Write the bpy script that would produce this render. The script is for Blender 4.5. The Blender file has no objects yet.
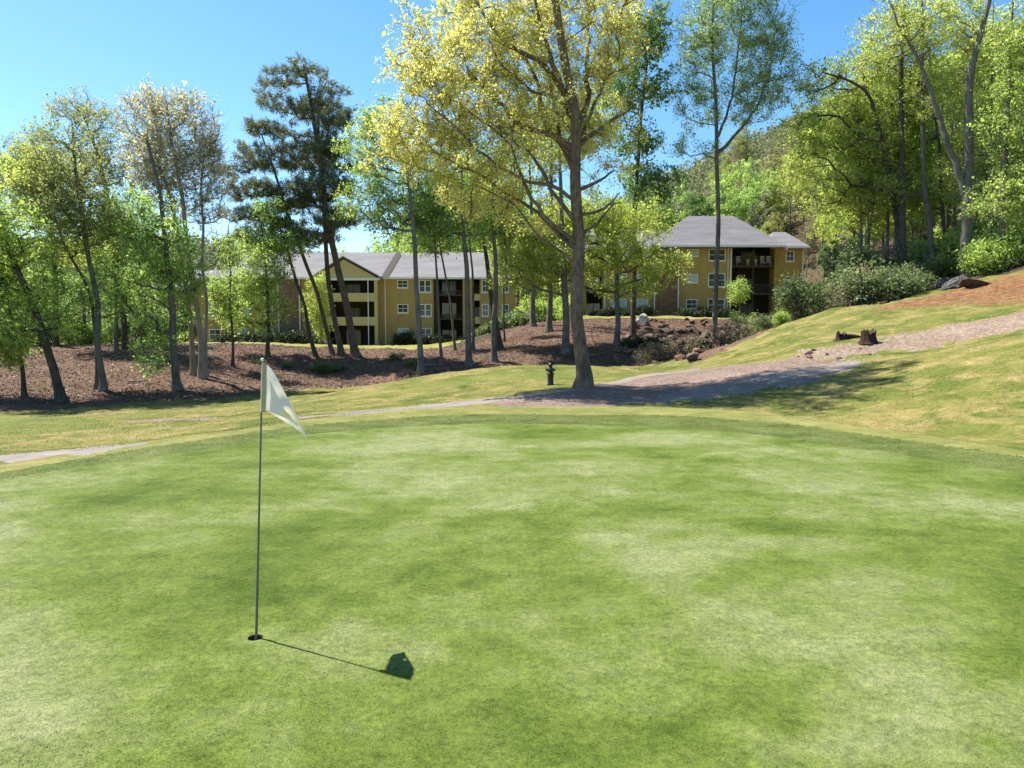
import bpy, bmesh, math, random
import numpy as np
from mathutils import Vector, Matrix

S = bpy.context.scene
C = S.collection
F = 740.0
CAM_H = 2.35
PITCH = math.atan(54 / F)
RNG = np.random.default_rng(11)
random.seed(5)

# ------------------------------------------------------------------ camera maths
FWD = np.array([0, math.cos(PITCH), -math.sin(PITCH)])
UP = np.array([0, math.sin(PITCH), math.cos(PITCH)])

def ray(u, v):
    return np.array([1., 0, 0]) * (u - 512) / F + UP * (384 - v) / F + FWD

def at(u, v, Y):
    d = ray(u, v)
    return np.array([0, 0, CAM_H]) + d * (Y / d[1])

def on_plane(u, v, z=0.0):
    d = ray(u, v)
    return np.array([0, 0, CAM_H]) + d * ((z - CAM_H) / d[2])

# ------------------------------------------------------------------ object helpers
def tag(o, label=None, cat=None, group=None, kind=None):
    if label: o['label'] = label
    if cat: o['category'] = cat
    if group: o['group'] = group
    if kind: o['kind'] = kind
    return o

def empty(name, loc=(0, 0, 0), label=None, cat=None, group=None):
    o = bpy.data.objects.new(name, None)
    o.empty_display_size = .3
    o.location = loc
    C.objects.link(o)
    return tag(o, label, cat, group)

def np_mesh(name, V, faces, mat, parent=None, smooth=False, attr=None):
    """faces: list of int arrays (k,n), each with n-gons."""
    me = bpy.data.meshes.new(name)
    V = np.ascontiguousarray(V, dtype=np.float32)
    me.vertices.add(len(V))
    me.vertices.foreach_set('co', V.ravel())
    idx, starts, off = [], [], 0
    for f in faces:
        if len(f) == 0: continue
        f = np.asarray(f, dtype=np.int32)
        idx.append(f.ravel())
        starts.append(off + np.arange(len(f), dtype=np.int32) * f.shape[1])
        off += f.size
    idx = np.concatenate(idx); starts = np.concatenate(starts)
    me.loops.add(len(idx)); me.loops.foreach_set('vertex_index', idx)
    me.polygons.add(len(starts)); me.polygons.foreach_set('loop_start', starts)
    if smooth: me.polygons.foreach_set('use_smooth', np.ones(len(starts), dtype=bool))
    if attr is not None:
        a = me.attributes.new('tint', 'FLOAT', 'POINT')
        a.data.foreach_set('value', np.ascontiguousarray(attr, dtype=np.float32))
    me.update(calc_edges=True)
    for m in (mat if isinstance(mat, (list, tuple)) else [mat]): me.materials.append(m)
    o = bpy.data.objects.new(name, me)
    C.objects.link(o)
    if parent is not None: o.parent = parent
    return o

class MB:
    """bmesh collector -> ONE mesh object"""
    def __init__(s): s.bm = bmesh.new()
    def box(s, x0, x1, y0, y1, z0, z1, bev=0):
        m = Matrix.Translation(((x0+x1)/2, (y0+y1)/2, (z0+z1)/2)) @ Matrix.Diagonal((abs(x1-x0), abs(y1-y0), abs(z1-z0), 1))
        r = bmesh.ops.create_cube(s.bm, size=1, matrix=m)
        if bev:
            es = list({e for v in r['verts'] for e in v.link_edges})
            bmesh.ops.bevel(s.bm, geom=es, offset=bev, segments=2, affect='EDGES', profile=.6)
    def poly(s, pts):
        return s.bm.faces.new([s.bm.verts.new(p) for p in pts])
    def prism(s, pts, vec):
        a = [s.bm.verts.new(p) for p in pts]; b = [s.bm.verts.new(Vector(p) + Vector(vec)) for p in pts]
        n = len(a)
        s.bm.faces.new(a); s.bm.faces.new(b[::-1])
        for i in range(n): s.bm.faces.new((a[i], b[i], b[(i+1) % n], a[(i+1) % n]))
    def lathe(s, prof, c=(0, 0, 0), n=20):
        rings = []
        for r, z in prof:
            rings.append([s.bm.verts.new((c[0] + r*math.cos(2*math.pi*k/n), c[1] + r*math.sin(2*math.pi*k/n), c[2] + z)) for k in range(n)])
        for a, b in zip(rings, rings[1:]):
            for k in range(n): s.bm.faces.new((a[k], a[(k+1) % n], b[(k+1) % n], b[k]))
        s.bm.faces.new(rings[0][::-1]); s.bm.faces.new(rings[-1])
    def build(s, name, mat, parent=None, smooth=False):
        bmesh.ops.recalc_face_normals(s.bm, faces=s.bm.faces)
        me = bpy.data.meshes.new(name); s.bm.to_mesh(me); s.bm.free()
        if smooth:
            for p in me.polygons: p.use_smooth = True
        for m in (mat if isinstance(mat, (list, tuple)) else [mat]): me.materials.append(m)
        o = bpy.data.objects.new(name, me); C.objects.link(o)
        if parent is not None: o.parent = parent
        return o

def copy_tree(o, parent=None):
    c = o.copy(); C.objects.link(c); c.parent = parent
    for ch in list(o.children): copy_tree(ch, c)
    return c

# ------------------------------------------------------------------ material helpers
def new_mat(name):
    m = bpy.data.materials.new(name); m.use_nodes = True
    nt = m.node_tree; nt.nodes.clear()
    return m, nt

def N(nt, t, **kw):
    n = nt.nodes.new(t)
    for k, v in kw.items():
        if k.startswith('_'): n.inputs[k[1:].replace('_', ' ')].default_value = v
        else: setattr(n, k, v)
    return n

def ramp(nt, fac, stops, interp='LINEAR'):
    r = nt.nodes.new('ShaderNodeValToRGB'); r.color_ramp.interpolation = interp
    el = r.color_ramp.elements
    while len(el) > 1: el.remove(el[-1])
    el[0].position = stops[0][0]; el[0].color = (*stops[0][1], 1)
    for p, c in stops[1:]:
        e = el.new(p); e.color = (*c, 1)
    if fac is not None: nt.links.new(fac, r.inputs['Fac'])
    return r.outputs['Color']

def noise(nt, vec, scale, detail=4, rough=.6, dist=0.0):
    n = N(nt, 'ShaderNodeTexNoise'); n.inputs['Scale'].default_value = scale
    n.inputs['Detail'].default_value = detail; n.inputs['Roughness'].default_value = rough
    n.inputs['Distortion'].default_value = dist
    if vec is not None: nt.links.new(vec, n.inputs['Vector'])
    return n.outputs['Fac']

def mixc(nt, fac, a, b, mode='MIX'):
    m = nt.nodes.new('ShaderNodeMix'); m.data_type = 'RGBA'; m.blend_type = mode
    for sock, v in ((m.inputs[0], fac), (m.inputs[6], a), (m.inputs[7], b)):
        if isinstance(v, (int, float)): sock.default_value = v
        elif isinstance(v, tuple): sock.default_value = (*v, 1) if len(v) == 3 else v
        else: nt.links.new(v, sock)
    return m.outputs[2]

def math_n(nt, op, a, b=None):
    m = nt.nodes.new('ShaderNodeMath'); m.operation = op
    for s, v in ((m.inputs[0], a), (m.inputs[1], b)):
        if v is None: continue
        if isinstance(v, (int, float)): s.default_value = v
        else: nt.links.new(v, s)
    return m.outputs[0]

def mapped(nt, scale=(1, 1, 1), rot=(0, 0, 0), obj=False):
    if obj:
        v = N(nt, 'ShaderNodeTexCoord').outputs['Object']
    else:
        v = N(nt, 'ShaderNodeNewGeometry').outputs['Position']
    mp = N(nt, 'ShaderNodeMapping'); mp.inputs['Scale'].default_value = scale; mp.inputs['Rotation'].default_value = rot
    nt.links.new(v, mp.inputs['Vector'])
    return mp.outputs['Vector']

def finish(nt, color, rough=.9, bump=None, bstr=.3, bdist=.02, spec=.2, normal=None):
    p = N(nt, 'ShaderNodeBsdfPrincipled')
    if isinstance(color, tuple): p.inputs['Base Color'].default_value = (*color, 1)
    else: nt.links.new(color, p.inputs['Base Color'])
    if isinstance(rough, (int, float)): p.inputs['Roughness'].default_value = rough
    else: nt.links.new(rough, p.inputs['Roughness'])
    p.inputs['Specular IOR Level'].default_value = spec
    if bump is not None:
        b = N(nt, 'ShaderNodeBump'); b.inputs['Strength'].default_value = bstr; b.inputs['Distance'].default_value = bdist
        nt.links.new(bump, b.inputs['Height']); nt.links.new(b.outputs[0], p.inputs['Normal'])
    o = N(nt, 'ShaderNodeOutputMaterial'); nt.links.new(p.outputs[0], o.inputs[0])
    return p

def grass_mat(name, dark, mid, pale, big=.35, fine=120, stripes=None, streak=0.0, fine_amt=.55, bstr=.5, contrast=(.36, .5, .64), tan=None, tan_at=.62):
    m, nt = new_mat(name)
    v = mapped(nt)
    vs = mapped(nt, (1, 1.15, 1), (0, 0, .35))
    a = noise(nt, vs, big, 5, .62, .4)
    b = noise(nt, vs, big*4.3, 4, .6, .2)
    s = math_n(nt, 'ADD', math_n(nt, 'MULTIPLY', a, .74), math_n(nt, 'MULTIPLY', b, .26))
    col = ramp(nt, s, [(contrast[0], dark), (contrast[1], mid), (contrast[2], pale)])
    if tan is not None:
        t = noise(nt, v, big*2.1, 6, .7, .6)
        col = mixc(nt, ramp(nt, t, [(tan_at-.1, (0, 0, 0)), (tan_at+.08, (1, 1, 1))]), col, tan)
    f1 = noise(nt, mapped(nt, (1, 1, 1), (0, 0, .5)), fine, 2, .7)
    f2 = noise(nt, v, fine*.23, 3, .7)
    f3 = noise(nt, v, fine*.055, 3, .6)
    fm = math_n(nt, 'ADD', math_n(nt, 'ADD', math_n(nt, 'MULTIPLY', f1, .4), math_n(nt, 'MULTIPLY', f2, .38)), math_n(nt, 'MULTIPLY', f3, .22))
    fc = ramp(nt, fm, [(.36, (.36, .38, .30)), (.5, (1, 1, 1)), (.63, (1.75, 1.65, 1.6))])
    col = mixc(nt, fine_amt, col, fc, 'MULTIPLY')
    finish(nt, col, .95, fm, bstr, .012, .12)
    return m

def litter_mat(name, cols, scale=5.0, green=None, bdist=.06, gth=.55):
    m, nt = new_mat(name)
    v = mapped(nt)
    a = noise(nt, v, scale, 6, .75, .6)
    b = noise(nt, v, scale*.09, 4, .6, .3)
    vo = N(nt, 'ShaderNodeTexVoronoi'); vo.inputs['Scale'].default_value = scale*2.6; nt.links.new(v, vo.inputs['Vector'])
    s = math_n(nt, 'ADD', math_n(nt, 'MULTIPLY', a, .75), math_n(nt, 'MULTIPLY', b, .25))
    n = len(cols)
    col = ramp(nt, s, [(.3 + .4*i/(n-1), c) for i, c in enumerate(cols)])
    cell = N(nt, 'ShaderNodeSeparateColor'); nt.links.new(vo.outputs['Color'], cell.inputs[0])
    col = mixc(nt, .75, col, ramp(nt, cell.outputs[0], [(0, (.55, .5, .48)), (.5, (1, 1, 1)), (1, (1.5, 1.45, 1.4))]), 'MULTIPLY')
    if green is not None:
        g = noise(nt, v, .45, 5, .7, .5)
        col = mixc(nt, ramp(nt, g, [(gth, (0, 0, 0)), (gth+.11, (1, 1, 1))]), col, green)
    h = math_n(nt, 'ADD', a, math_n(nt, 'MULTIPLY', cell.outputs[1], .5))
    finish(nt, col, .95, h, .9, bdist, .1)
    return m

def leaf_mat(name, stops, trans=.42, tcol=1.25, rough=.55, gain=1.0):
    stops = [(p_, tuple(min(.66, (x_*.86 + .14*(.3*c_[0]+.6*c_[1]+.1*c_[2]))*gain*1.06) for x_ in c_)) for p_, c_ in stops]
    m, nt = new_mat(name)
    at_ = N(nt, 'ShaderNodeAttribute', attribute_name='tint')
    oi = N(nt, 'ShaderNodeObjectInfo')
    f = math_n(nt, 'ADD', at_.outputs['Fac'], math_n(nt, 'MULTIPLY', math_n(nt, 'SUBTRACT', oi.outputs['Random'], .5), .22))
    col = ramp(nt, f, stops)
    p = N(nt, 'ShaderNodeBsdfPrincipled'); nt.links.new(col, p.inputs['Base Color'])
    p.inputs['Roughness'].default_value = rough; p.inputs['Specular IOR Level'].default_value = .25
    t = N(nt, 'ShaderNodeBsdfTranslucent')
    nt.links.new(mixc(nt, 1.0, col, (tcol*1.06, tcol*1.12, tcol*.9), 'MULTIPLY'), t.inputs['Color'])
    mx = N(nt, 'ShaderNodeMixShader'); mx.inputs[0].default_value = trans
    nt.links.new(p.outputs[0], mx.inputs[1]); nt.links.new(t.outputs[0], mx.inputs[2])
    o = N(nt, 'ShaderNodeOutputMaterial'); nt.links.new(mx.outputs[0], o.inputs[0])
    return m

def bark_mat(name, c0, c1, c2, scale=3.0, gain=.62):
    c0, c1, c2 = (tuple(x*gain for x in c) for c in (c0, c1, c2))
    m, nt = new_mat(name)
    v = mapped(nt, (1, 1, .16), obj=True)
    a = noise(nt, v, scale*5, 6, .75, .4)
    b = noise(nt, mapped(nt, obj=True), scale*.5, 4, .6)
    s = math_n(nt, 'ADD', math_n(nt, 'MULTIPLY', a, .65), math_n(nt, 'MULTIPLY', b, .35))
    col = ramp(nt, s, [(.34, c0), (.5, c1), (.68, c2)])
    finish(nt, col, .9, a, 1.0, .07, .12)
    return m

def plain(name, col, rough=.6, var=.12, scale=3, spec=.3, metallic=0):
    m, nt = new_mat(name)
    n = noise(nt, mapped(nt, obj=True), scale, 5, .65)
    c = mixc(nt, 1.0, col, ramp(nt, n, [(.25, (1-var*2,)*3), (.75, (1+var,)*3)]), 'MULTIPLY')
    p = finish(nt, c, rough, n, .15, .01, spec)
    p.inputs['Metallic'].default_value = metallic
    return m

def siding_mat(name, col, pitch=.18):
    m, nt = new_mat(name)
    v = mapped(nt)
    sx = N(nt, 'ShaderNodeSeparateXYZ'); nt.links.new(v, sx.inputs[0])
    fr = math_n(nt, 'FRACT', math_n(nt, 'MULTIPLY', sx.outputs['Z'], 1/pitch))
    n = noise(nt, mapped(nt, (1, 1, .25)), 1.3, 5, .65)
    n2 = noise(nt, v, 9, 3, .6)
    c = mixc(nt, 1.0, col, ramp(nt, n, [(.25, (.82, .8, .78)), (.75, (1.1, 1.1, 1.1))]), 'MULTIPLY')
    c = mixc(nt, .35, c, ramp(nt, n2, [(.3, (.8, .8, .8)), (.7, (1.15, 1.15, 1.15))]), 'MULTIPLY')
    finish(nt, c, .75, fr, .8, .03, .2)
    return m

def brick_mat(name, a, b, mortar):
    m, nt = new_mat(name)
    v = mapped(nt, (1, 1, 1), (math.pi/2, 0, 0))
    br = N(nt, 'ShaderNodeTexBrick'); br.inputs['Scale'].default_value = 1.6
    br.inputs['Color1'].default_value = (*a, 1); br.inputs['Color2'].default_value = (*b, 1); br.inputs['Mortar'].default_value = (*mortar, 1)
    br.inputs['Mortar Size'].default_value = .02
    nt.links.new(v, br.inputs['Vector'])
    n = noise(nt, mapped(nt), 5, 5, .7)
    c = mixc(nt, .8, br.outputs['Color'], ramp(nt, n, [(.3, (.55, .5, .5)), (.7, (1.35, 1.3, 1.25))]), 'MULTIPLY')
    finish(nt, c, .9, br.outputs['Fac'], .4, .02, .1)
    return m

def shingle_mat(name, c0, c1):
    m, nt = new_mat(name)
    v = mapped(nt)
    n = noise(nt, v, 6, 4, .7); n2 = noise(nt, mapped(nt, (.3, 1, 1)), .8, 5, .6)
    sx = N(nt, 'ShaderNodeSeparateXYZ'); nt.links.new(v, sx.inputs[0])
    fr = math_n(nt, 'FRACT', math_n(nt, 'MULTIPLY', sx.outputs['Z'], 6))
    s = math_n(nt, 'ADD', math_n(nt, 'MULTIPLY', n, .55), math_n(nt, 'MULTIPLY', n2, .45))
    c = ramp(nt, s, [(.35, c0), (.65, c1)])
    finish(nt, c, .9, fr, .5, .02, .15)
    return m

# ------------------------------------------------------------------ terrain height
GREEN_PX = [(0, 482), (100, 466), (200, 452), (306, 435), (400, 427), (480, 424), (600, 424), (680, 428), (780, 438), (900, 455), (1024, 474)]
COLLAR_PX = [(0, 475), (100, 458.3), (200, 443.3), (306, 426.6), (400, 417.8), (480, 414), (600, 414), (680, 416.3), (780, 424.6), (900, 441.2), (1024, 459.2)]
FRINGE_PX = [(0, 471), (100, 454), (156, 445), (200, 438), (262, 428), (306, 421), (400, 411), (480, 407.5), (600, 407), (680, 409), (780, 417.5), (900, 434), (1024, 452)]

def smooth_closed(P, n=8):
    P = np.asarray(P, float); out = []
    k = len(P)
    for i in range(k):
        p0, p1, p2, p3 = P[i-1], P[i], P[(i+1) % k], P[(i+2) % k]
        for t in np.linspace(0, 1, n, endpoint=False):
            out.append(.5*((2*p1) + (-p0+p2)*t + (2*p0-5*p1+4*p2-p3)*t*t + (-p0+3*p1-3*p2+p3)*t**3))
    return np.array(out)

def green_poly(px, grow):
    p = [on_plane(u, v)[:2] for u, v in px]
    g = grow
    p += [(10.4+g, 8), (10.2+g, 3), (8+g, -3-g), (0, -6-g), (-8-g, -3-g), (-10+g*-1, 3), (-9.9-g, 8)]
    return smooth_closed(p)

POLY_GREEN = green_poly(GREEN_PX, 0)
POLY_COLLAR = green_poly(COLLAR_PX, .9)
POLY_FRINGE = green_poly(FRINGE_PX, 1.4)

def seg_dist(P, poly):
    """signed distance of points to closed polygon, negative inside"""
    P = np.asarray(P, float); d = np.full(len(P), 1e9); ins = np.zeros(len(P), bool)
    A = poly; B = np.roll(poly, -1, 0)
    for a, b in zip(A, B):
        e = b - a; w = P - a
        t = np.clip((w @ e) / max(e @ e, 1e-12), 0, 1)
        dd = np.hypot(w[:, 0] - t*e[0], w[:, 1] - t*e[1])
        d = np.minimum(d, dd)
        if a[1] != b[1]:
            c = ((a[1] > P[:, 1]) != (b[1] > P[:, 1]))
            ins ^= c & (P[:, 0] < (b[0]-a[0])*(P[:, 1]-a[1])/(b[1]-a[1]) + a[0])
    return np.where(ins, -d, d)

PX = [  # (u, v, depth)
    (0, 458, 18.2), (150, 447, 19.6), (0, 436, 23), (100, 426, 27), (180, 418.5, 30), (300, 414, 25), (250, 426, 22), (400, 405, 26),
    (0, 411, 35), (100, 408, 36), (180, 403, 38.5), (250, 397, 42), (330, 389, 47), (375, 385, 50),
    (0, 385, 43), (100, 381, 45), (200, 374, 48), (300, 368, 54),
    (0, 356, 52), (100, 353, 54), (200, 350, 56), (260, 348, 59), (330, 348.5, 62), (400, 350, 62), (450, 350, 64),
    (400, 384, 34), (430, 375.5, 36), (480, 368.5, 38), (550, 365, 39), (620, 367, 39),
    (480, 388, 30), (550, 385, 29), (583, 387, 27.2), (520, 403, 24), (640, 396, 24.5), (600, 404, 23),
    (480, 345, 68), (520, 326, 76), (560, 352, 55), (620, 344, 58), (714, 349, 56), (560, 320, 84), (660, 322, 76), (740, 321, 76), (620, 330, 69),
    (690, 368, 36), (725, 352, 38), (760, 336, 40), (800, 321, 41.5), (830, 310, 42), (890, 303.5, 42), (960, 291, 44), (1024, 273, 46),
    (700, 384, 27.5), (760, 374, 27), (850, 364, 27), (930, 349, 28), (1024, 320, 28), (1024, 346, 22), (900, 392, 21), (1024, 402, 17.5), (800, 401, 22), (1024, 440, 14.6),
    (840, 343, 31), (900, 330, 32), (1024, 296, 36), (760, 352, 34),
    (870, 282, 66), (960, 264, 58), (1024, 252, 60), (800, 318, 68),
]
XYZ = [(-9, 4, 0), (-9, 9, 0), (-4.5, 17, 0), (0, 20, 0), (0, 10, 0), (5, 18, 0), (9, 10, 0), (9, 4, 0), (0, 2, 0), (0, -8, 0), (-15, -10, -.5), (15, -10, .4),
       (0, -60, 0), (-60, -60, -1), (60, -60, 4), (-16, 10, -1), (-40, 20, -1.2), (-45, 36, -1.4), (16, 6, .3), (24, 14, 2.0),
       (-2, 48, -.9), (6, 48, -.7), (-8, 51, -.8),
       (-38, 84, .5), (-24, 84, .5), (-12, 84, .55), (-4, 84, .9), (-24, 100, .6), (-40, 104, 1), (3, 90, 3.8), (10, 90, 4.0), (20, 90, 4.05), (34, 90, 4.1), (20, 104, 4.6), (36, 104, 6.5),
       (-70, 60, 1), (-90, 100, 2), (-75, 40, -.5), (60, 100, 17), (90, 120, 32), (45, 140, 19), (10, 140, 8), (-20, 150, 3), (55, 200, 40), (100, 200, 58), (150, 100, 45),
       (80, 50, 17), (50, 30, 7), (40, 8, 3), (-100, 200, 6), (0, 250, 24), (10, 420, 34), (60, 420, 52), (110, 420, 80), (155, 420, 106), (230, 420, 134), (320, 420, 150), (300, 250, 120),
       (-160, 420, 44), (-60, 420, 30), (-300, 420, 38), (-250, 150, 8), (0, 640, 20), (300, 640, 120), (-300, 640, 30), (300, -100, 30), (-300, -100, 0)]
CT = np.array([at(*p) for p in PX] + [np.array(p, float) for p in XYZ])

def tps_kernel(d2):
    return np.where(d2 > 1e-12, .5 * d2 * np.log(np.maximum(d2, 1e-12)), 0)

def fit_tps(P, z, lam=.6):
    s = 50.0
    X = P / s
    n = len(X)
    d2 = ((X[:, None] - X[None]) ** 2).sum(-1)
    K = tps_kernel(d2) + lam*1e-5*np.eye(n)
    Q = np.hstack([np.ones((n, 1)), X])
    A = np.block([[K, Q], [Q.T, np.zeros((3, 3))]])
    w = np.linalg.solve(A, np.concatenate([z, np.zeros(3)]))
    def f(P):
        P = np.asarray(P, float) / s
        out = np.empty(len(P))
        for i in range(0, len(P), 20000):
            q = P[i:i+20000]
            d2 = ((q[:, None, 0] - X[None, :, 0])**2 + (q[:, None, 1] - X[None, :, 1])**2)
            out[i:i+20000] = tps_kernel(d2) @ w[:n] + w[n] + q @ w[n+1:]
        return out
    return f

TPS = fit_tps(CT[:, :2], CT[:, 2])

def wob(P, f, seed):
    r = np.random.default_rng(seed); o = 0
    for k in range(6):
        a = r.uniform(0, 2*math.pi); ff = f * (1.0 + .55*k)
        o = o + np.sin((P[:, 0]*math.cos(a) + P[:, 1]*math.sin(a))*ff + r.uniform(0, 6.28) + 1.3*np.sin((P[:, 1]*math.cos(a) - P[:, 0]*math.sin(a))*ff*.7 + r.uniform(0, 6))) / (1+.5*k)
    return o / 2.2

def height(P):
    P = np.asarray(P, float).reshape(-1, 2)
    z = TPS(P)
    d = seg_dist(P, POLY_FRINGE)
    g = np.clip(1 - d/3.0, 0, 1); g = g*g*(3-2*g)
    rough = np.clip((P[:, 1]-33)/8, 0, 1) * .07
    z = z + (1-g) * (wob(P, .9, 3)*.025 + rough*wob(P, 1.6, 4) + rough*.6*wob(P, 4.1, 9))
    zg = wob(P, .28, 5)*.03
    # raised lip of the collar
    lip = np.exp(-((d + .5)/.8)**2) * .05
    return z*(1-g) + zg*g + lip

def hz(x, y): return float(height([[x, y]])[0])

def hit(u, v):
    d = ray(u, v); Y = np.concatenate([np.linspace(3, 60, 700), np.linspace(60.2, 300, 500)])
    P = np.array([0, 0, CAM_H])[None] + d[None] * (Y / d[1])[:, None]
    b = P[:, 2] < height(P[:, :2])
    i = int(np.argmax(b)) if b.any() else len(Y)-1
    return P[i]

def px_poly(px): return np.array([hit(u, v)[:2] for u, v in px])

# ------------------------------------------------------------------ ground materials
M = {}
M['green'] = grass_mat('putting_green', (0.0393, 0.0652, 0.0063), (0.0848, 0.1138, 0.0212), (0.1446, 0.1635, 0.0692), big=.22, fine=80, fine_amt=.85, bstr=.55, contrast=(.385, .485, .59))
M['collar'] = grass_mat('collar_grass', (0.0522, 0.0765, 0.0153), (0.0828, 0.1035, 0.0261), (0.1152, 0.1314, 0.0432), big=.9, fine=45, fine_amt=.5, bstr=.5)
M['fringe'] = grass_mat('fringe_grass', (0.0945, 0.1098, 0.0270), (0.1395, 0.1440, 0.0423), (0.1845, 0.1728, 0.0612), big=.7, fine=45, fine_amt=.5, bstr=.5)
M['rough'] = grass_mat('rough_grass', (0.0496, 0.0736, 0.0104), (0.0945, 0.1056, 0.0216), (0.1521, 0.1376, 0.0400), big=.34, fine=40, fine_amt=.7, bstr=.7, tan=(0.2041, 0.1601, 0.0640), tan_at=.565)
M['fair'] = grass_mat('smooth_turf', (0.0705, 0.0940, 0.0157), (0.1057, 0.1190, 0.0266), (0.1409, 0.1394, 0.0407), big=.5, fine=40, fine_amt=.45, bstr=.4)
M['litter'] = litter_mat('leaf_litter', [(0.0229, 0.0156, 0.0114), (0.0709, 0.0427, 0.0292), (0.1334, 0.0813, 0.0573), (0.2083, 0.1406, 0.1042)], 3.6, green=(0.0625, 0.0729, 0.0250), gth=.60)
M['wood'] = litter_mat('forest_floor', [(0.0261, 0.0209, 0.0139), (0.0696, 0.0505, 0.0313), (0.1218, 0.0870, 0.0566)], 2.6, green=(0.0522, 0.0827, 0.0191))
M['mulch'] = litter_mat('pine_straw', [(0.0524, 0.0356, 0.0272), (0.1257, 0.0891, 0.0713), (0.2042, 0.1551, 0.1299), (0.2933, 0.2357, 0.2042)], 7.0, bdist=.03)
M['chips'] = litter_mat('wood_chips', [(0.0800, 0.0521, 0.0320), (0.1601, 0.1160, 0.0841), (0.2241, 0.1761, 0.1400), (0.2881, 0.2401, 0.2001)], 6.0, bdist=.04)
M['clay'] = litter_mat('red_clay', [(0.0710, 0.0266, 0.0118), (0.1419, 0.0651, 0.0296), (0.1834, 0.1065, 0.0503), (0.1834, 0.1361, 0.0651)], 2.4, green=(0.1301, 0.1124, 0.0355))
M['lawn'] = grass_mat('lawn', (0.1175, 0.1292, 0.0235), (0.1879, 0.1762, 0.0430), (0.2427, 0.2036, 0.0705), big=.4, fine=30, fine_amt=.5)
m, nt = new_mat('asphalt_path'); v = mapped(nt)
finish(nt, mixc(nt, .6, ramp(nt, noise(nt, v, .9, 6, .7), [(.3, (.13, .108, .095)), (.7, (.235, .20, .178))]), ramp(nt, noise(nt, v, 60, 3, .7), [(.3, (.6, .6, .6)), (.7, (1.3, 1.3, 1.3))]), 'MULTIPLY'), .9, noise(nt, v, 40, 3, .7), .4, .01)
M['path'] = m

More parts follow.
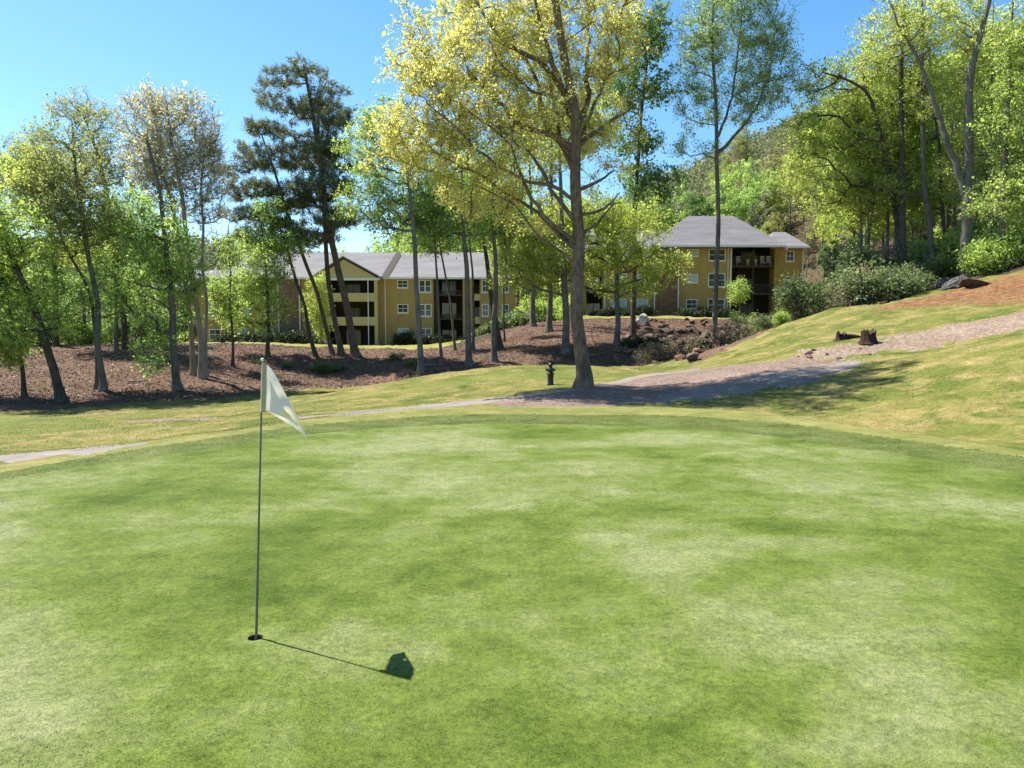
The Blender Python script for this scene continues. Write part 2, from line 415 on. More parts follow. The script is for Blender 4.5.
# ------------------------------------------------------------------ ground mesh, split by surface
def build_ground():
    ang = np.concatenate([np.arange(-42, 42.01, .125), np.arange(46, 318, 4.0)]) * math.pi/180
    rad = [.6]
    while rad[-1] < 46: rad.append(rad[-1] + max(.03, min(.22, rad[-1]**2/1160)) if rad[-1] > 3 else rad[-1] + .3)
    while rad[-1] < 100: rad.append(rad[-1] + .45)
    while rad[-1] < 720: rad.append(rad[-1]*1.035)
    rad = np.array(rad)
    na, nr = len(ang), len(rad)
    A, R = np.meshgrid(ang, rad)
    R = R / np.maximum(np.cos(np.where(np.abs(A) < .76, A, 0)), .6)
    X = (R*np.sin(A)).ravel(); Y = (R*np.cos(A)).ravel()
    P = np.stack([X, Y], 1)
    Z = height(P)
    V = np.stack([X, Y, Z], 1)
    i, j = np.meshgrid(np.arange(nr-1), np.arange(na), indexing='ij')
    j2 = (j+1) % na
    Q = np.stack([i*na+j, i*na+j2, (i+1)*na+j2, (i+1)*na+j], -1).reshape(-1, 4)
    Q = Q[:, ::-1]
    c = P[Q].mean(1)
    n1 = wob(c, 2.3, 21)*.09 + wob(c, 9, 22)*.05 + np.random.default_rng(5).normal(0, .035, len(c))
    cls = np.zeros(len(Q), int)  # rough
    names = ['rough_grass', 'putting_green', 'collar', 'fringe', 'smooth_turf', 'leaf_litter_bank', 'forest_floor', 'mulch_bed', 'wood_chip_track', 'clay_bank', 'lawn', 'cart_path', 'sandy_patch']
    mats = ['rough', 'green', 'collar', 'fringe', 'fair', 'litter', 'wood', 'mulch', 'chips', 'clay', 'lawn', 'path', 'chips']
    def put(k, poly, jit=1.0, mask=None):
        d = seg_dist(c, poly) + n1*jit
        s = d < 0
        if mask is not None: s &= mask
        cls[s] = k
    far = c[:, 1] > 20
    # bank of leaf litter behind the course
    base = px_poly([(-60, 412), (0, 412), (60, 410), (130, 403), (200, 399), (250, 396), (330, 388), (372, 384)])
    base2 = np.array([(-9.0, 47), (-5, 45), (0, 44), (6, 43.5), (9.5, 42)])
    edge = px_poly([(690, 364), (725, 350), (760, 334), (800, 319), (830, 308.5), (880, 302), (905, 296), (950, 287)])
    top = [(70, 40), (300, 40), (300, 700), (-300, 700), (-300, 37)]
    put(6, np.concatenate([base, base2, edge, top]), 1.5)
    bank = np.concatenate([base, base2, edge[:4], [(30, 66), (28, 79), (14, 80), (4, 79), (-3, 70), (-9, 62), (-16, 61), (-22, 60), (-34, 58), (-44, 56), (-60, 52)]])
    put(5, bank, 4)
    put(10, np.array([(-46, 59), (-34, 60), (-22, 62), (-16, 63), (-9, 64), (-5, 72), (-6, 92), (-46, 92)]), 4)
    put(10, np.array([(3, 80), (14, 81.5), (28, 80.5), (34, 82), (34, 95), (3, 95)]), 3)
    put(4, px_poly([(-80, 440), (0, 436), (60, 433), (100, 427), (112, 421), (80, 417), (0, 416), (-80, 416)]), 1)
    put(4, px_poly([(420, 392), (470, 384), (540, 379), (640, 376), (600, 370), (520, 371), (450, 378), (410, 386)]), 2)
    put(9, np.concatenate([px_poly([(872, 311), (905, 300), (950, 290)]), [(26.5, 46), (38, 47), (40, 34), (27, 33)], px_poly([(1010, 305), (960, 305), (900, 308)])]), 4)
    put(8, px_poly([(800, 351), (860, 344), (900, 335), (960, 324), (1030, 311), (1060, 320), (1030, 330), (950, 342), (880, 353), (830, 361), (790, 363)]), 5)
    put(7, px_poly([(497, 401), (540, 393), (600, 385), (650, 375), (700, 369), (760, 363), (830, 360), (858, 362), (855, 370), (800, 384), (740, 393), (680, 401), (620, 406), (540, 408), (497, 408)]), 2.5)
    put(11, px_poly([(640, 403), (690, 388), (760, 375), (858, 361.5), (866, 366), (800, 384), (740, 393.5), (690, 400.5)]), 3.5)
    put(11, px_poly([(290, 417.5), (340, 413.5), (420, 405.5), (500, 397), (560, 389.5), (600, 384), (650, 373.5), (700, 367), (700, 369), (650, 376), (600, 387), (560, 392), (500, 401), (420, 410), (340, 416)]), .3)
    put(11, px_poly([(-80, 464), (0, 456), (70, 449), (120, 445), (152, 446), (142, 452), (90, 458), (0, 462), (-80, 470)]), .3)
    put(12, px_poly([(118, 421), (160, 418.5), (215, 417.3), (222, 419), (180, 420.6), (140, 422)]), .4)
    put(3, POLY_FRINGE, .8); put(2, POLY_COLLAR, .8); put(1, POLY_GREEN, .6)
    hole = on_plane(255.5, 638)[:2]
    keep = np.hypot(c[:, 0]-hole[0], c[:, 1]-hole[1]) > .11
    for k, (n, mt) in enumerate(zip(names, mats)):
        q = Q[(cls == k) & keep]
        if not len(q): continue
        u, inv = np.unique(q, return_inverse=True)
        o = np_mesh(n, V[u], [inv.reshape(-1, 4)], M[mt], smooth=True)
        tag(o, kind='structure')
        if n == 'putting_green':
            # grass ring that closes the ground round the hole
            nn = 40; VV = []; 
            for r, dz in ((.054, -.004), (.060, .001), (.12, .004), (.19, .004), (.24, -.008)):
                for t in range(nn):
                    x = hole[0]+r*math.cos(t*2*math.pi/nn); y = hole[1]+r*math.sin(t*2*math.pi/nn)
                    VV.append((x, y, hz(x, y)+dz))
            fs = [(a*nn+t, a*nn+(t+1) % nn, (a+1)*nn+(t+1) % nn, (a+1)*nn+t) for a in range(4) for t in range(nn)]
            ring = np_mesh('hole_surround', np.array(VV), [np.array(fs)[:, ::-1]], M['green'], parent=o, smooth=True)
    return hole
HOLE = build_ground()

# ------------------------------------------------------------------ tree maker
def tubes(P, R, sides):
    """P (m,n,3) R (m,n) -> verts, quads"""
    m, n, _ = P.shape
    T = np.gradient(P, axis=1); T /= np.linalg.norm(T, axis=2, keepdims=True) + 1e-9
    t0 = T.mean(1); ref = np.where((np.abs(t0[:, 2]) > .8)[:, None], np.array([1., 0, 0]), np.array([0, 0, 1.]))
    B = np.cross(T, ref[:, None, :]); B /= np.linalg.norm(B, axis=2, keepdims=True) + 1e-9
    D = np.cross(T, B)
    a = np.arange(sides)*2*math.pi/sides
    V = P[:, :, None, :] + R[:, :, None, None]*(np.cos(a)[None, None, :, None]*B[:, :, None, :] + np.sin(a)[None, None, :, None]*D[:, :, None, :])
    idx = np.arange(m*n*sides).reshape(m, n, sides)
    nx = np.roll(idx, -1, axis=2)
    Q = np.stack([idx[:, :-1], nx[:, :-1], nx[:, 1:], idx[:, 1:]], -1).reshape(-1, 4)
    return V.reshape(-1, 3), Q

def resample(P, step):
    P = np.asarray(P, float)
    # smooth the polyline (Catmull) then resample evenly
    E = np.vstack([2*P[0]-P[1], P, 2*P[-1]-P[-2]]); out = []
    for i in range(1, len(E)-2):
        p0, p1, p2, p3 = E[i-1:i+3]
        for t in np.linspace(0, 1, 8, endpoint=False):
            out.append(.5*((2*p1)+(-p0+p2)*t+(2*p0-5*p1+4*p2-p3)*t*t+(-p0+3*p1-3*p2+p3)*t**3))
    out.append(P[-1]); out = np.array(out)
    d = np.concatenate([[0], np.cumsum(np.linalg.norm(np.diff(out, axis=0), axis=1))])
    n = max(3, int(d[-1]/step)+1); s = np.linspace(0, d[-1], n)
    return np.stack([np.interp(s, d, out[:, k]) for k in range(3)], 1)

def leaf_quads(c, ax, size, aspect, rng):
    """diamond leaves: centres c (n,3), long axes ax (n,3)"""
    n = len(c)
    r = rng.normal(size=(n, 3)); b = np.cross(ax, r); b /= np.linalg.norm(b, axis=1, keepdims=True)+1e-9
    nrm = np.cross(ax, b)
    s = size[:, None]
    V = np.stack([c - ax*s*.5, c + b*s*aspect*.5 + nrm*s*.06, c + ax*s*.5, c - b*s*aspect*.5 + nrm*s*.06], 1)
    return V.reshape(-1, 3), np.arange(4*n).reshape(-1, 4)

def grow(trunk, r0, r1, limbs, ells, n_target, style, seed):
    """trunk: (k,3) world-relative points; ells: list of (centre3, radii3). returns wood (V,Q), leaves (V,Q,tint)"""
    rng = np.random.default_rng(seed)
    st = style
    tr = resample(trunk, .45)
    k = len(tr)
    tt = np.linspace(0, 1, k)
    # slight wander
    w = np.stack([np.interp(tt, np.linspace(0, 1, 7), rng.normal(0, .06, 7)) for _ in range(2)], 1); w[0] = 0
    tr[:, :2] += w
    trR = r0*(1-tt) + r1*tt
    trR[:] = r1 + (r0-r1)*(1-tt)**.7
    fl = np.exp(-np.linspace(0, 1, k)*np.linalg.norm(tr[-1]-tr[0])/.45); trR = trR*(1+.75*fl)
    pos = [p for p in tr]; par = [-1]+list(range(k-1)); ntr = k
    isT = [True]*k; fixR = list(trR)
    wood = [tubes(tr[None], trR[None], 12 if r0 > .2 else 8)]
    chains = []
    for L in limbs:
        rl, Lp = L
        lp = resample(Lp, .4)
        lp[1:] += rng.normal(0, .03, lp[1:].shape)
        j = int(np.argmin(np.linalg.norm(np.array(pos)-lp[0], axis=1)))
        lp[0] = pos[j]
        rr = rl*(1-np.linspace(0, 1, len(lp)))**.9 + .02
        wood.append(tubes(lp[None], rr[None], 7))
        prev = j
        for q, rq in zip(lp[1:], rr[1:]):
            pos.append(q); par.append(prev); isT.append(True); fixR.append(rq); prev = len(pos)-1
    # targets in the crown
    vol = np.array([e[1][0]*e[1][1]*e[1][2] for e in ells])**.8; vol /= vol.sum()
    pick = rng.choice(len(ells), n_target, p=vol)
    u = rng.normal(size=(n_target, 3)); u /= np.linalg.norm(u, axis=1, keepdims=True)
    rad = rng.uniform(0, 1, n_target)**st.get('fill', .42)
    T = np.array([ells[i][0] for i in pick]) + u*rad[:, None]*np.array([ells[i][1] for i in pick])
    cen = np.array(pos); d0 = np.array([np.min(np.linalg.norm(cen - t, axis=1)) for t in T])
    order = np.argsort(d0 + rng.normal(0, .3, n_target))
    cap = len(pos) + n_target*6 + 10
    NP = np.zeros((cap, 3)); NP[:len(pos)] = pos; n = len(pos)
    par = par + [0]*(cap-n); PL = np.zeros(cap)
    for i in range(1, n): PL[i] = PL[par[i]] + np.linalg.norm(NP[i]-NP[par[i]])*.35
    minz = tr[0][2] + st.get('clear', .12)*(tr[-1][2]-tr[0][2])
    rise = st.get('rise', .9)
    tips = []
    for ti in order:
        t = T[ti]
        d = NP[:n]-t; dist = np.sqrt((d*d).sum(1))
        cost = dist + .22*PL[:n] + rise*np.maximum(0, d[:, 2]+.25*dist) + np.where(NP[:n, 2] < minz, 30, 0)
        j = int(np.argmin(cost)); L = dist[j]
        if L < .05: continue
        s = NP[j]; pd = NP[j]-NP[par[j]] if par[j] >= 0 else np.array([0, 0, 1.]); pd = pd/(np.linalg.norm(pd)+1e-9)
        dr = (t-s)/L
        m1 = s + (pd*.35+dr*.65)*L*.38 + np.array([0, 0, st.get('arch', .06)])*L
        m2 = t - (dr*.8+np.array([0, 0, st.get('tipup', .2)]))*L*.33
        ks = 6
        q = np.linspace(0, 1, ks)[:, None]
        B = (1-q)**3*s + 3*(1-q)**2*q*m1 + 3*(1-q)*q*q*m2 + q**3*t
        B[1:-1] += rng.normal(0, .028*L**.7, (ks-2, 3))
        ids = [j]
        for b in B[1:]:
            NP[n] = b; par[n] = ids[-1]; PL[n] = PL[par[n]] + np.linalg.norm(b-NP[par[n]]); ids.append(n); n += 1
        chains.append(ids); tips.append(ids)
    cnt = np.zeros(n)
    for ids in tips: cnt[ids[-1]] += 1
    for i in range(n-1, len(fixR)-1, -1): cnt[par[i]] += cnt[i]
    rt = st.get('rtip', .011)
    R = rt*np.maximum(cnt, 1)**.5
    R = np.minimum(R, r0*.55)
    if chains:
        ch = np.array(chains)
        CR = R[ch].copy(); CR[:, 0] = np.minimum(R[ch[:, 1]]*1.15, np.array([fixR[i] if i < len(fixR) else 9 for i in ch[:, 0]]))
        CR[:, -1] *= np.where(cnt[ch[:, -1]] <= 1, .6, 1)
        CP = NP[ch]
        big = CR[:, 0] > .035
        for msk, sd in ((big, 6), (~big, 3)):
            if msk.any(): wood.append(tubes(CP[msk], CR[msk], sd))
    # twigs
    nt_ = st.get('twigs', 5)
    ch = np.array(chains); m = len(ch)
    sel = np.repeat(np.arange(m), nt_)
    fr = rng.uniform(.25, 1, len(sel))*5
    i0 = np.minimum(fr.astype(int), 4); f = (fr-i0)[:, None]
    st_p = NP[ch[sel, i0]]*(1-f) + NP[ch[sel, i0+1]]*f
    dirn = (NP[ch[sel, 5]]-NP[ch[sel, 3]]); dirn /= np.linalg.norm(dirn, axis=1, keepdims=True)+1e-9
    dv = dirn*.6 + rng.normal(0, .6, (len(sel), 3)) + np.array([0, 0, st.get('twig_up', .25)])
    dv /= np.linalg.norm(dv, axis=1, keepdims=True)
    tl = rng.uniform(.5, 1.2, len(sel))[:, None]*st.get('twig', .6)
    mid = st_p + dv*tl*.5 + rng.normal(0, .06, dv.shape)*tl
    end = st_p + dv*tl + np.array([0, 0, st.get('twig_curve', .08)])*tl
    TP = np.stack([st_p, mid, end], 1)
    wood.append(tubes(TP, np.tile(np.array([1, .75, .45])*st.get('twig_r', .008), (len(sel), 1)), 3))
    # leaves along the twigs
    nl = st.get('leaves', 12)
    bare = rng.uniform(0, 1, m) < st.get('bare', 0.0)
    s2 = np.repeat(np.arange(len(sel)), nl); s2 = s2[~bare[sel[s2]]]
    f = rng.beta(st.get('tipw', 2), 1.2, len(s2))[:, None]
    c = np.where(f < .5, TP[s2, 0]*(1-2*f)+TP[s2, 1]*2*f, TP[s2, 1]*(2-2*f)+TP[s2, 2]*(2*f-1))
    sp = st.get('spread', .12)
    off = rng.normal(0, sp, c.shape)
    c = c + off
    if st.get('needle'):
        ax = (TP[s2, 2]-TP[s2, 0]); ax /= np.linalg.norm(ax, axis=1, keepdims=True)+1e-9
        ax = ax*.55 + rng.normal(0, .6, ax.shape)
    else:
        ax = off/sp*.6 + rng.normal(0, .7, c.shape) + np.array([0, 0, -.15])
    ax /= np.linalg.norm(ax, axis=1, keepdims=True)+1e-9
    sz = st['size']*np.exp(rng.normal(-.05, .38, len(c)))
    LV, LQ = leaf_quads(c, ax, sz, st.get('aspect', .62), rng)
    tc = rng.normal(.5, .17, m)
    tint = np.clip(tc[sel[s2]] + rng.normal(0, .12, len(c)), 0, 1)
    off = 0; WV, WQ = [], []
    for v, q in wood:
        WV.append(v); WQ.append(q+off); off += len(v)
    return (np.concatenate(WV), np.concatenate(WQ)), (LV, LQ, np.repeat(tint, 4))

LM = {}
LM['oak'] = leaf_mat('oak_leaf', [(0, (.28, .27, .04)), (.35, (.45, .43, .08)), (.65, (.55, .50, .12)), (1, (.60, .52, .20))], .58, 1.3)
LM['lime'] = leaf_mat('lime_leaf', [(0, (.17, .25, .03)), (.4, (.28, .38, .055)), (.75, (.38, .47, .085)), (1, (.46, .48, .13))], .56, 1.3)
LM['yellowlime'] = leaf_mat('yellow_green_leaf', [(0, (.20, .25, .03)), (.4, (.34, .40, .05)), (.75, (.45, .47, .075)), (1, (.50, .47, .12))], .56, 1.3)
LM['green'] = leaf_mat('green_leaf', [(0, (.12, .21, .035)), (.4, (.23, .36, .06)), (.75, (.34, .46, .09)), (1, (.45, .50, .14))], .56, 1.3)
LM['deep'] = leaf_mat('deep_green_leaf', [(0, (.07, .13, .03)), (.5, (.15, .25, .05)), (1, (.27, .36, .085))], .45, 1.2)
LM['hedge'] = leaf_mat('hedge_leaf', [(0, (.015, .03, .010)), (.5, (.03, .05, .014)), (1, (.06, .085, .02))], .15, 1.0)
LM['blue'] = leaf_mat('bluish_leaf', [(0, (.13, .20, .07)), (.5, (.26, .36, .11)), (1, (.40, .48, .17))], .5, 1.25)
LM['olive'] = leaf_mat('olive_leaf', [(0, (.14, .17, .04)), (.4, (.25, .28, .065)), (.75, (.37, .36, .10)), (1, (.48, .38, .15))], .52, 1.25)
LM['bud'] = leaf_mat('tan_bud', [(0, (.34, .30, .20)), (.5, (.48, .44, .28)), (1, (.58, .53, .32))], .5, 1.2)
LM['pine'] = leaf_mat('pine_needle', [(0, (.09, .115, .06)), (.5, (.18, .205, .09)), (1, (.31, .32, .14))], .25, 1.1)
LM['shrub'] = leaf_mat('shrub_leaf', [(0, (.05, .08, .022)), (.5, (.125, .175, .05)), (1, (.27, .31, .12))], .42, 1.2)
LM['brown'] = leaf_mat('brown_bud', [(0, (.17, .135, .085)), (.5, (.30, .25, .14)), (1, (.40, .37, .16))], .4, 1.15)
BK = {'grey': bark_mat('grey_bark', (.07, .06, .05), (.19, .165, .14), (.33, .30, .26), gain=.75),
      'oak': bark_mat('oak_bark', (.045, .03, .02), (.19, .135, .092), (.38, .29, .21), 3.2, gain=.95),
      'dark': bark_mat('dark_bark', (.04, .033, .026), (.11, .09, .072), (.2, .165, .135), gain=.8),
      'pine': bark_mat('pine_bark', (.06, .043, .034), (.15, .11, .085), (.27, .205, .16), gain=.9),
      'tan': bark_mat('tan_bark', (.16, .13, .10), (.34, .29, .235), (.5, .44, .37), gain=.9),
      'pale': bark_mat('pale_bark', (.11, .10, .085), (.27, .25, .22), (.43, .41, .37))}

ST = {
    'oak':   dict(leaf='oak', bark='oak', size=.074, leaves=26, twigs=6, twig=.6, spread=.085, rtip=.0095, clear=.25, rise=.5, tipw=4, bare=.14),
    'lime':  dict(leaf='lime', bark='grey', size=.125, leaves=13, twigs=5, bare=.2, twig=.75, spread=.16, aspect=.7, rtip=.012, tipw=3),
    'ylime': dict(leaf='yellowlime', bark='grey', size=.125, leaves=13, twigs=5, bare=.18, twig=.8, spread=.16, aspect=.7, rtip=.012, tipw=3),
    'green': dict(leaf='green', bark='grey', size=.125, leaves=13, twigs=5, bare=.2, twig=.75, spread=.16, aspect=.7, rtip=.012, tipw=3),
    'deep':  dict(leaf='deep', bark='dark', size=.20, leaves=9, twigs=5, twig=.7, spread=.18, tipw=3),
    'blue':  dict(leaf='blue', bark='dark', size=.105, leaves=13, twigs=6, twig=.75, spread=.15, bare=.1, tipw=3),
    'olive': dict(leaf='olive', bark='dark', size=.115, leaves=11, twigs=5, twig=.75, spread=.16, bare=.22, tipw=3),
    'bud':   dict(leaf='bud', bark='tan', size=.13, leaves=4, twigs=7, twig=.8, spread=.08, bare=.1, twig_r=.010, rtip=.011, tipw=4, twig_up=.5, fill=.36, rise=1.3),
    'bare':  dict(leaf='bud', bark='tan', size=.09, leaves=2, twigs=8, twig=.8, spread=.1, bare=.5, twig_r=.012, rtip=.012, twig_up=.5, rise=1.3),
    'pine':  dict(leaf='pine', bark='pine', size=.24, leaves=11, twigs=6, twig=.45, spread=.09, aspect=.15, needle=True, rise=.15, arch=-.02, tipup=.3, twig_up=.5, clear=.3, fill=.45),
    'shrub': dict(leaf='shrub', bark='grey', size=.12, leaves=7, twigs=5, twig=.5, spread=.16, clear=0.0, fill=.5),
}

def tree(label, base, path, r, crown, style, n, seed, Y=None, limbs=(), cat='tree', group=None, name='broadleaf_tree', depth=.85, r1=None, dyb=0, **over):
    st = dict(ST[style]); st.update(over)
    if Y is None:
        b = hit(*base); Y = b[1]
    else:
        b = at(*base, Y)
    b[2] = hz(b[0], b[1]) - .06
    pts = [np.zeros(3)] + [at(u, v, Y) - b for u, v in path]
    sc = Y/F
    ells = []
    for k, e in enumerate(crown):
        u, v, ru, rv = e[:4]
        c = at(u, v, Y) - b
        dy = e[4] if len(e) > 4 else random.Random(seed*31+k).uniform(-.45, .45)*ru*sc*depth
        c[1] += dy + dyb
        ells.append((c, np.array([ru*sc, max(ru*sc*depth, .5), rv*sc])))
    lb = []
    for rl, pl in limbs:
        q = [at(u, v, Y) - b for u, v in pl]
        dy = random.Random(seed+len(lb)).uniform(-1, 1)*2.0 + dyb
        L = len(q)
        for i_, p_ in enumerate(q): p_[1] += dy*(i_/(L-1))
        lb.append((rl, q))
    (WV, WQ), (LV, LQ, tint) = grow(np.array(pts), r, r1 or r*.3, lb, ells, n, st, seed)
    root = empty(name, b, label, cat, group)
    np_mesh('trunk', WV, [WQ], BK[st['bark']], root, smooth=True)
    np_mesh('crown', LV, [LQ], LM[st['leaf']], root, attr=tint)
    return root

# ---- the big oak behind the green
tree('huge spreading oak with yellow spring leaves rising from the pine straw bed', (583, 387.5),
     [(581, 340), (580, 300), (579, 240), (576, 187), (577, 134), (574, 103), (567, 70), (560, 30), (553, -20), (548, -70)], .25,
     [(500, 70, 95, 75, 0), (450, 105, 70, 55), (430, 60, 48, 50), (540, 0, 105, 75), (605, 70, 55, 75), (480, 165, 70, 38), (420, 140, 50, 36), (530, 120, 70, 60), (600, 140, 45, 40), (625, 30, 35, 50), (580, -60, 90, 50), (480, -20, 70, 50), (530, 205, 40, 28), (398, 122, 40, 44), (470, 195, 50, 22), (408, 35, 40, 40), (375, 140, 26, 24)],
     'oak', 1000, 3, limbs=[
         (.038, [(580, 268), (560, 250), (540, 238), (515, 205), (490, 190), (462, 182)]),
         (0.065, [(578, 225), (556, 196), (538, 160), (515, 140), (490, 120), (470, 112)]),
         (0.072, [(577, 175), (562, 140), (556, 90), (545, 40), (538, -10)]),
         (0.058, [(576, 150), (590, 115), (608, 70), (618, 20), (622, -20)]),
         (0.058, [(576, 125), (560, 100), (530, 85), (500, 55), (485, 25)]),
         (0.058, [(577, 205), (555, 185), (520, 178), (480, 150), (450, 120), (425, 100)]),
         (0.043, [(579, 235), (598, 222), (612, 205), (628, 195)]),
         (.062, [(579, 250), (560, 232), (532, 205), (508, 190), (488, 172), (455, 155), (425, 140)]),
         (.058, [(578, 245), (545, 215), (520, 170), (507, 137), (463, 100), (432, 75), (420, 45)]),
         (0.104, [(577, 150), (552, 133), (522, 122), (500, 95), (472, 65), (455, 35)]),
         (0.096, [(575, 105), (560, 85), (540, 60), (505, 38), (480, 5), (460, -30)]),
         (0.104, [(576, 120), (555, 70), (540, 20), (525, -40)]),
         (0.096, [(577, 130), (590, 90), (592, 40), (596, -10), (600, -60)]),
         (0.080, [(578, 145), (600, 128), (622, 110), (640, 95)]),
         (0.065, [(579, 190), (600, 178), (622, 160)]),
         (0.050, [(580, 215), (604, 208), (622, 190)]),
         (0.096, [(577, 160), (548, 120), (535, 60), (505, 0)])],
     name='oak_tree', dyb=1.6, depth=.95, r1=.09)

# ---- left group on the litter bank
tree('leaning dark trunked tree with lime foliage, second trunk from the left edge', (62, 402), [(52, 370), (38, 320), (22, 280), (5, 240), (-10, 205)], .22, [(10, 270, 50, 45), (25, 330, 35, 28), (0, 225, 45, 35), (50, 300, 30, 30)], 'lime', 260, 11, bark='dark')
tree('thin leaning tree nearest the left edge with light lime leaves', (25, 398), [(18, 350), (8, 310), (-4, 280)], .12, [(-8, 290, 32, 45), (10, 350, 25, 20)], 'lime', 150, 12, bark='dark')
tree('pale trunked tree with an olive crown at the foot of the left bank', (103, 391), [(101, 350), (96, 300), (85, 240), (75, 170), (70, 125)], .18, [(72, 150, 42, 42), (85, 215, 48, 40), (60, 190, 35, 30)], 'olive', 300, 13, bark='pale')
tree('thin tree hugging the pale trunk on the left bank, yellow green top', (96, 389), [(97, 340), (90, 290), (62, 240), (45, 190)], .11, [(42, 185, 42, 38), (60, 240, 35, 30), (20, 170, 25, 22)], 'ylime', 220, 14)
tree('tree with thick pale base and dense dark green low foliage on left bank', (178, 390), [(173, 330), (168, 270), (160, 200), (148, 140)], .21, [(160, 345, 28, 30), (150, 290, 45, 35), (140, 235, 45, 40), (175, 260, 30, 40), (115, 300, 30, 28)], 'green', 400, 15, bark='grey', clear=.1)
tree('tall twiggy tree with tan buds and a forked bare top', (202, 378), [(200, 330), (188, 260), (180, 190), (168, 120), (165, 100)], .2, [(165, 112, 30, 26), (195, 130, 28, 36), (200, 175, 26, 40), (172, 160, 28, 30)], 'bud', 300, 16)
tree('tan budded slender tree just left of the tall forked twiggy one', (193, 375), [(190, 320), (183, 262), (172, 200), (150, 140)], .18, [(140, 120, 28, 30), (150, 160, 30, 30), (165, 200, 26, 26)], 'bud', 230, 17, leaves=6)
tree('bare grey tree with fine upright twigs right of the left grove', (206, 376), [(205, 300), (202, 240), (200, 190), (205, 150)], .13, [(205, 190, 20, 50), (212, 150, 14, 30)], 'bare', 150, 18)
tree('small dark stemmed sapling with bare top above a green lower crown', (233, 367), [(231, 320), (230, 280), (229, 245), (228, 225)], .1, [(232, 310, 24, 16), (225, 290, 18, 16), (229, 250, 14, 22)], 'lime', 110, 19, bark='dark', bare=.35)
tree('dark trunked tree with rounded olive top deep in the left grove', (57, 352), [(55, 300), (52, 230), (45, 170), (42, 145)], .2, [(42, 165, 36, 30), (28, 155, 24, 18), (55, 210, 34, 34)], 'olive', 240, 20, Y=58)
tree('tall tree with dark green top and tan flowers in the left grove', (126, 352), [(121, 300), (112, 230), (100, 160), (85, 115)], .22, [(78, 110, 24, 18), (105, 130, 28, 24), (90, 160, 35, 28), (120, 180, 30, 30)], 'olive', 260, 21, Y=56, bark='dark')
tree('slim dark tree with mid green leaves filling the left grove', (117, 355), [(118, 300), (116, 260), (120, 215)], .14, [(120, 240, 40, 32), (105, 275, 35, 26)], 'green', 200, 22, Y=55)
tree('leafy green tree at the back of the left grove', (84, 348), [(84, 300), (88, 260), (92, 225)], .15, [(92, 262, 45, 32), (75, 300, 35, 24), (110, 230, 30, 26)], 'green', 170, 23, Y=62)
tree('hazy grey green tree cut off by the left frame edge', (-20, 352), [(-15, 300), (-8, 240), (2, 185)], .2, [(0, 195, 34, 34), (-10, 240, 34, 30)], 'blue', 190, 24, Y=64)
tree('bright leafy tree whose branches reach in at the left edge', (-48, 402), [(-46, 340), (-42, 280), (-40, 220)], .2, [(-30, 250, 48, 50), (-25, 320, 40, 35)], 'lime', 200, 25, Y=40)
tree('green understory tree between the left grove and the twiggy trees', (143, 352), [(144, 310), (146, 275)], .12, [(146, 275, 30, 28), (135, 310, 26, 20)], 'green', 150, 26, Y=58)

# ---- pines and trees before the left apartment block
tree('tallest pine with the thickest leaning trunk in front of the apartments', (356, 357), [(345, 300), (336, 262), (326, 210), (318, 150), (309, 95), (303, 66)], .30,
     [(305, 70, 26, 10), (280, 82, 24, 9), (262, 97, 17, 7), (330, 92, 24, 12), (300, 108, 36, 10), (335, 125, 22, 12), (320, 145, 30, 12), (285, 130, 26, 9), (340, 170, 20, 12), (300, 150, 44, 10), (345, 120, 18, 9), (312, 190, 40, 10), (340, 225, 26, 9), (300, 235, 30, 9)], 'pine', 620, 31, name='pine_tree', depth=1)
tree('second pine, slimmer, rising close behind the tallest pine', (341, 354), [(331, 300), (326, 250), (323, 190), (319, 130), (318, 95)], .22,
     [(320, 108, 28, 12), (338, 150, 18, 14), (306, 165, 34, 12), (322, 190, 36, 14), (300, 205, 28, 12), (335, 215, 26, 12), (318, 240, 34, 9), (345, 185, 16, 9)], 'pine', 430, 32, name='pine_tree')
tree('left hand pine whose leaning crown reaches over the grey roof', (332, 354), [(319, 300), (305, 262), (292, 222), (275, 175), (262, 135)], .18,
     [(262, 128, 22, 8), (245, 150, 22, 9), (232, 172, 18, 7), (268, 165, 26, 10), (258, 192, 32, 10), (245, 215, 28, 9), (280, 225, 28, 12), (240, 235, 20, 8), (270, 245, 30, 8), (292, 205, 24, 9), (232, 195, 16, 7)], 'pine', 500, 33, name='pine_tree')
tree('thin leaning tree with small green crown left of the pines', (316, 357), [(304, 310), (291, 265), (281, 230), (272, 205)], .16, [(272, 215, 26, 20), (290, 245, 26, 18), (262, 240, 20, 16)], 'green', 110, 34, bark='dark')
tree('straight thin tree with layered light green leaves before the stone panel', (268, 357), [(267, 300), (264, 250), (262, 222)], .15, [(262, 255, 26, 18), (252, 300, 28, 14), (282, 312, 16, 12), (250, 325, 26, 9), (270, 275, 24, 14), (245, 285, 24, 16), (232, 318, 20, 12)], 'lime', 270, 35, bark='dark', clear=.25)
tree('bright lime sapling against the gabled apartment front', (322, 347), [(321, 325), (319, 300), (317, 280)], .07, [(318, 300, 13, 28), (324, 325, 9, 16)], 'ylime', 130, 36, Y=72, cat='young tree')
tree('straight pale trunk tree with fresh green crown before the yellow wall', (421, 371), [(418, 300), (413, 230), (405, 160), (398, 112)], .2, [(388, 150, 40, 30), (365, 205, 34, 26), (405, 215, 40, 24), (378, 118, 28, 20), (355, 150, 26, 24), (400, 180, 40, 24)], 'lime', 360, 37, dyb=1.2, bark='pale')
tree('thin grey tree with narrow green crown right of the pale trunk', (441, 365), [(438, 310), (434, 240), (430, 190)], .11, [(430, 200, 28, 34), (440, 235, 24, 20)], 'green', 170, 38)
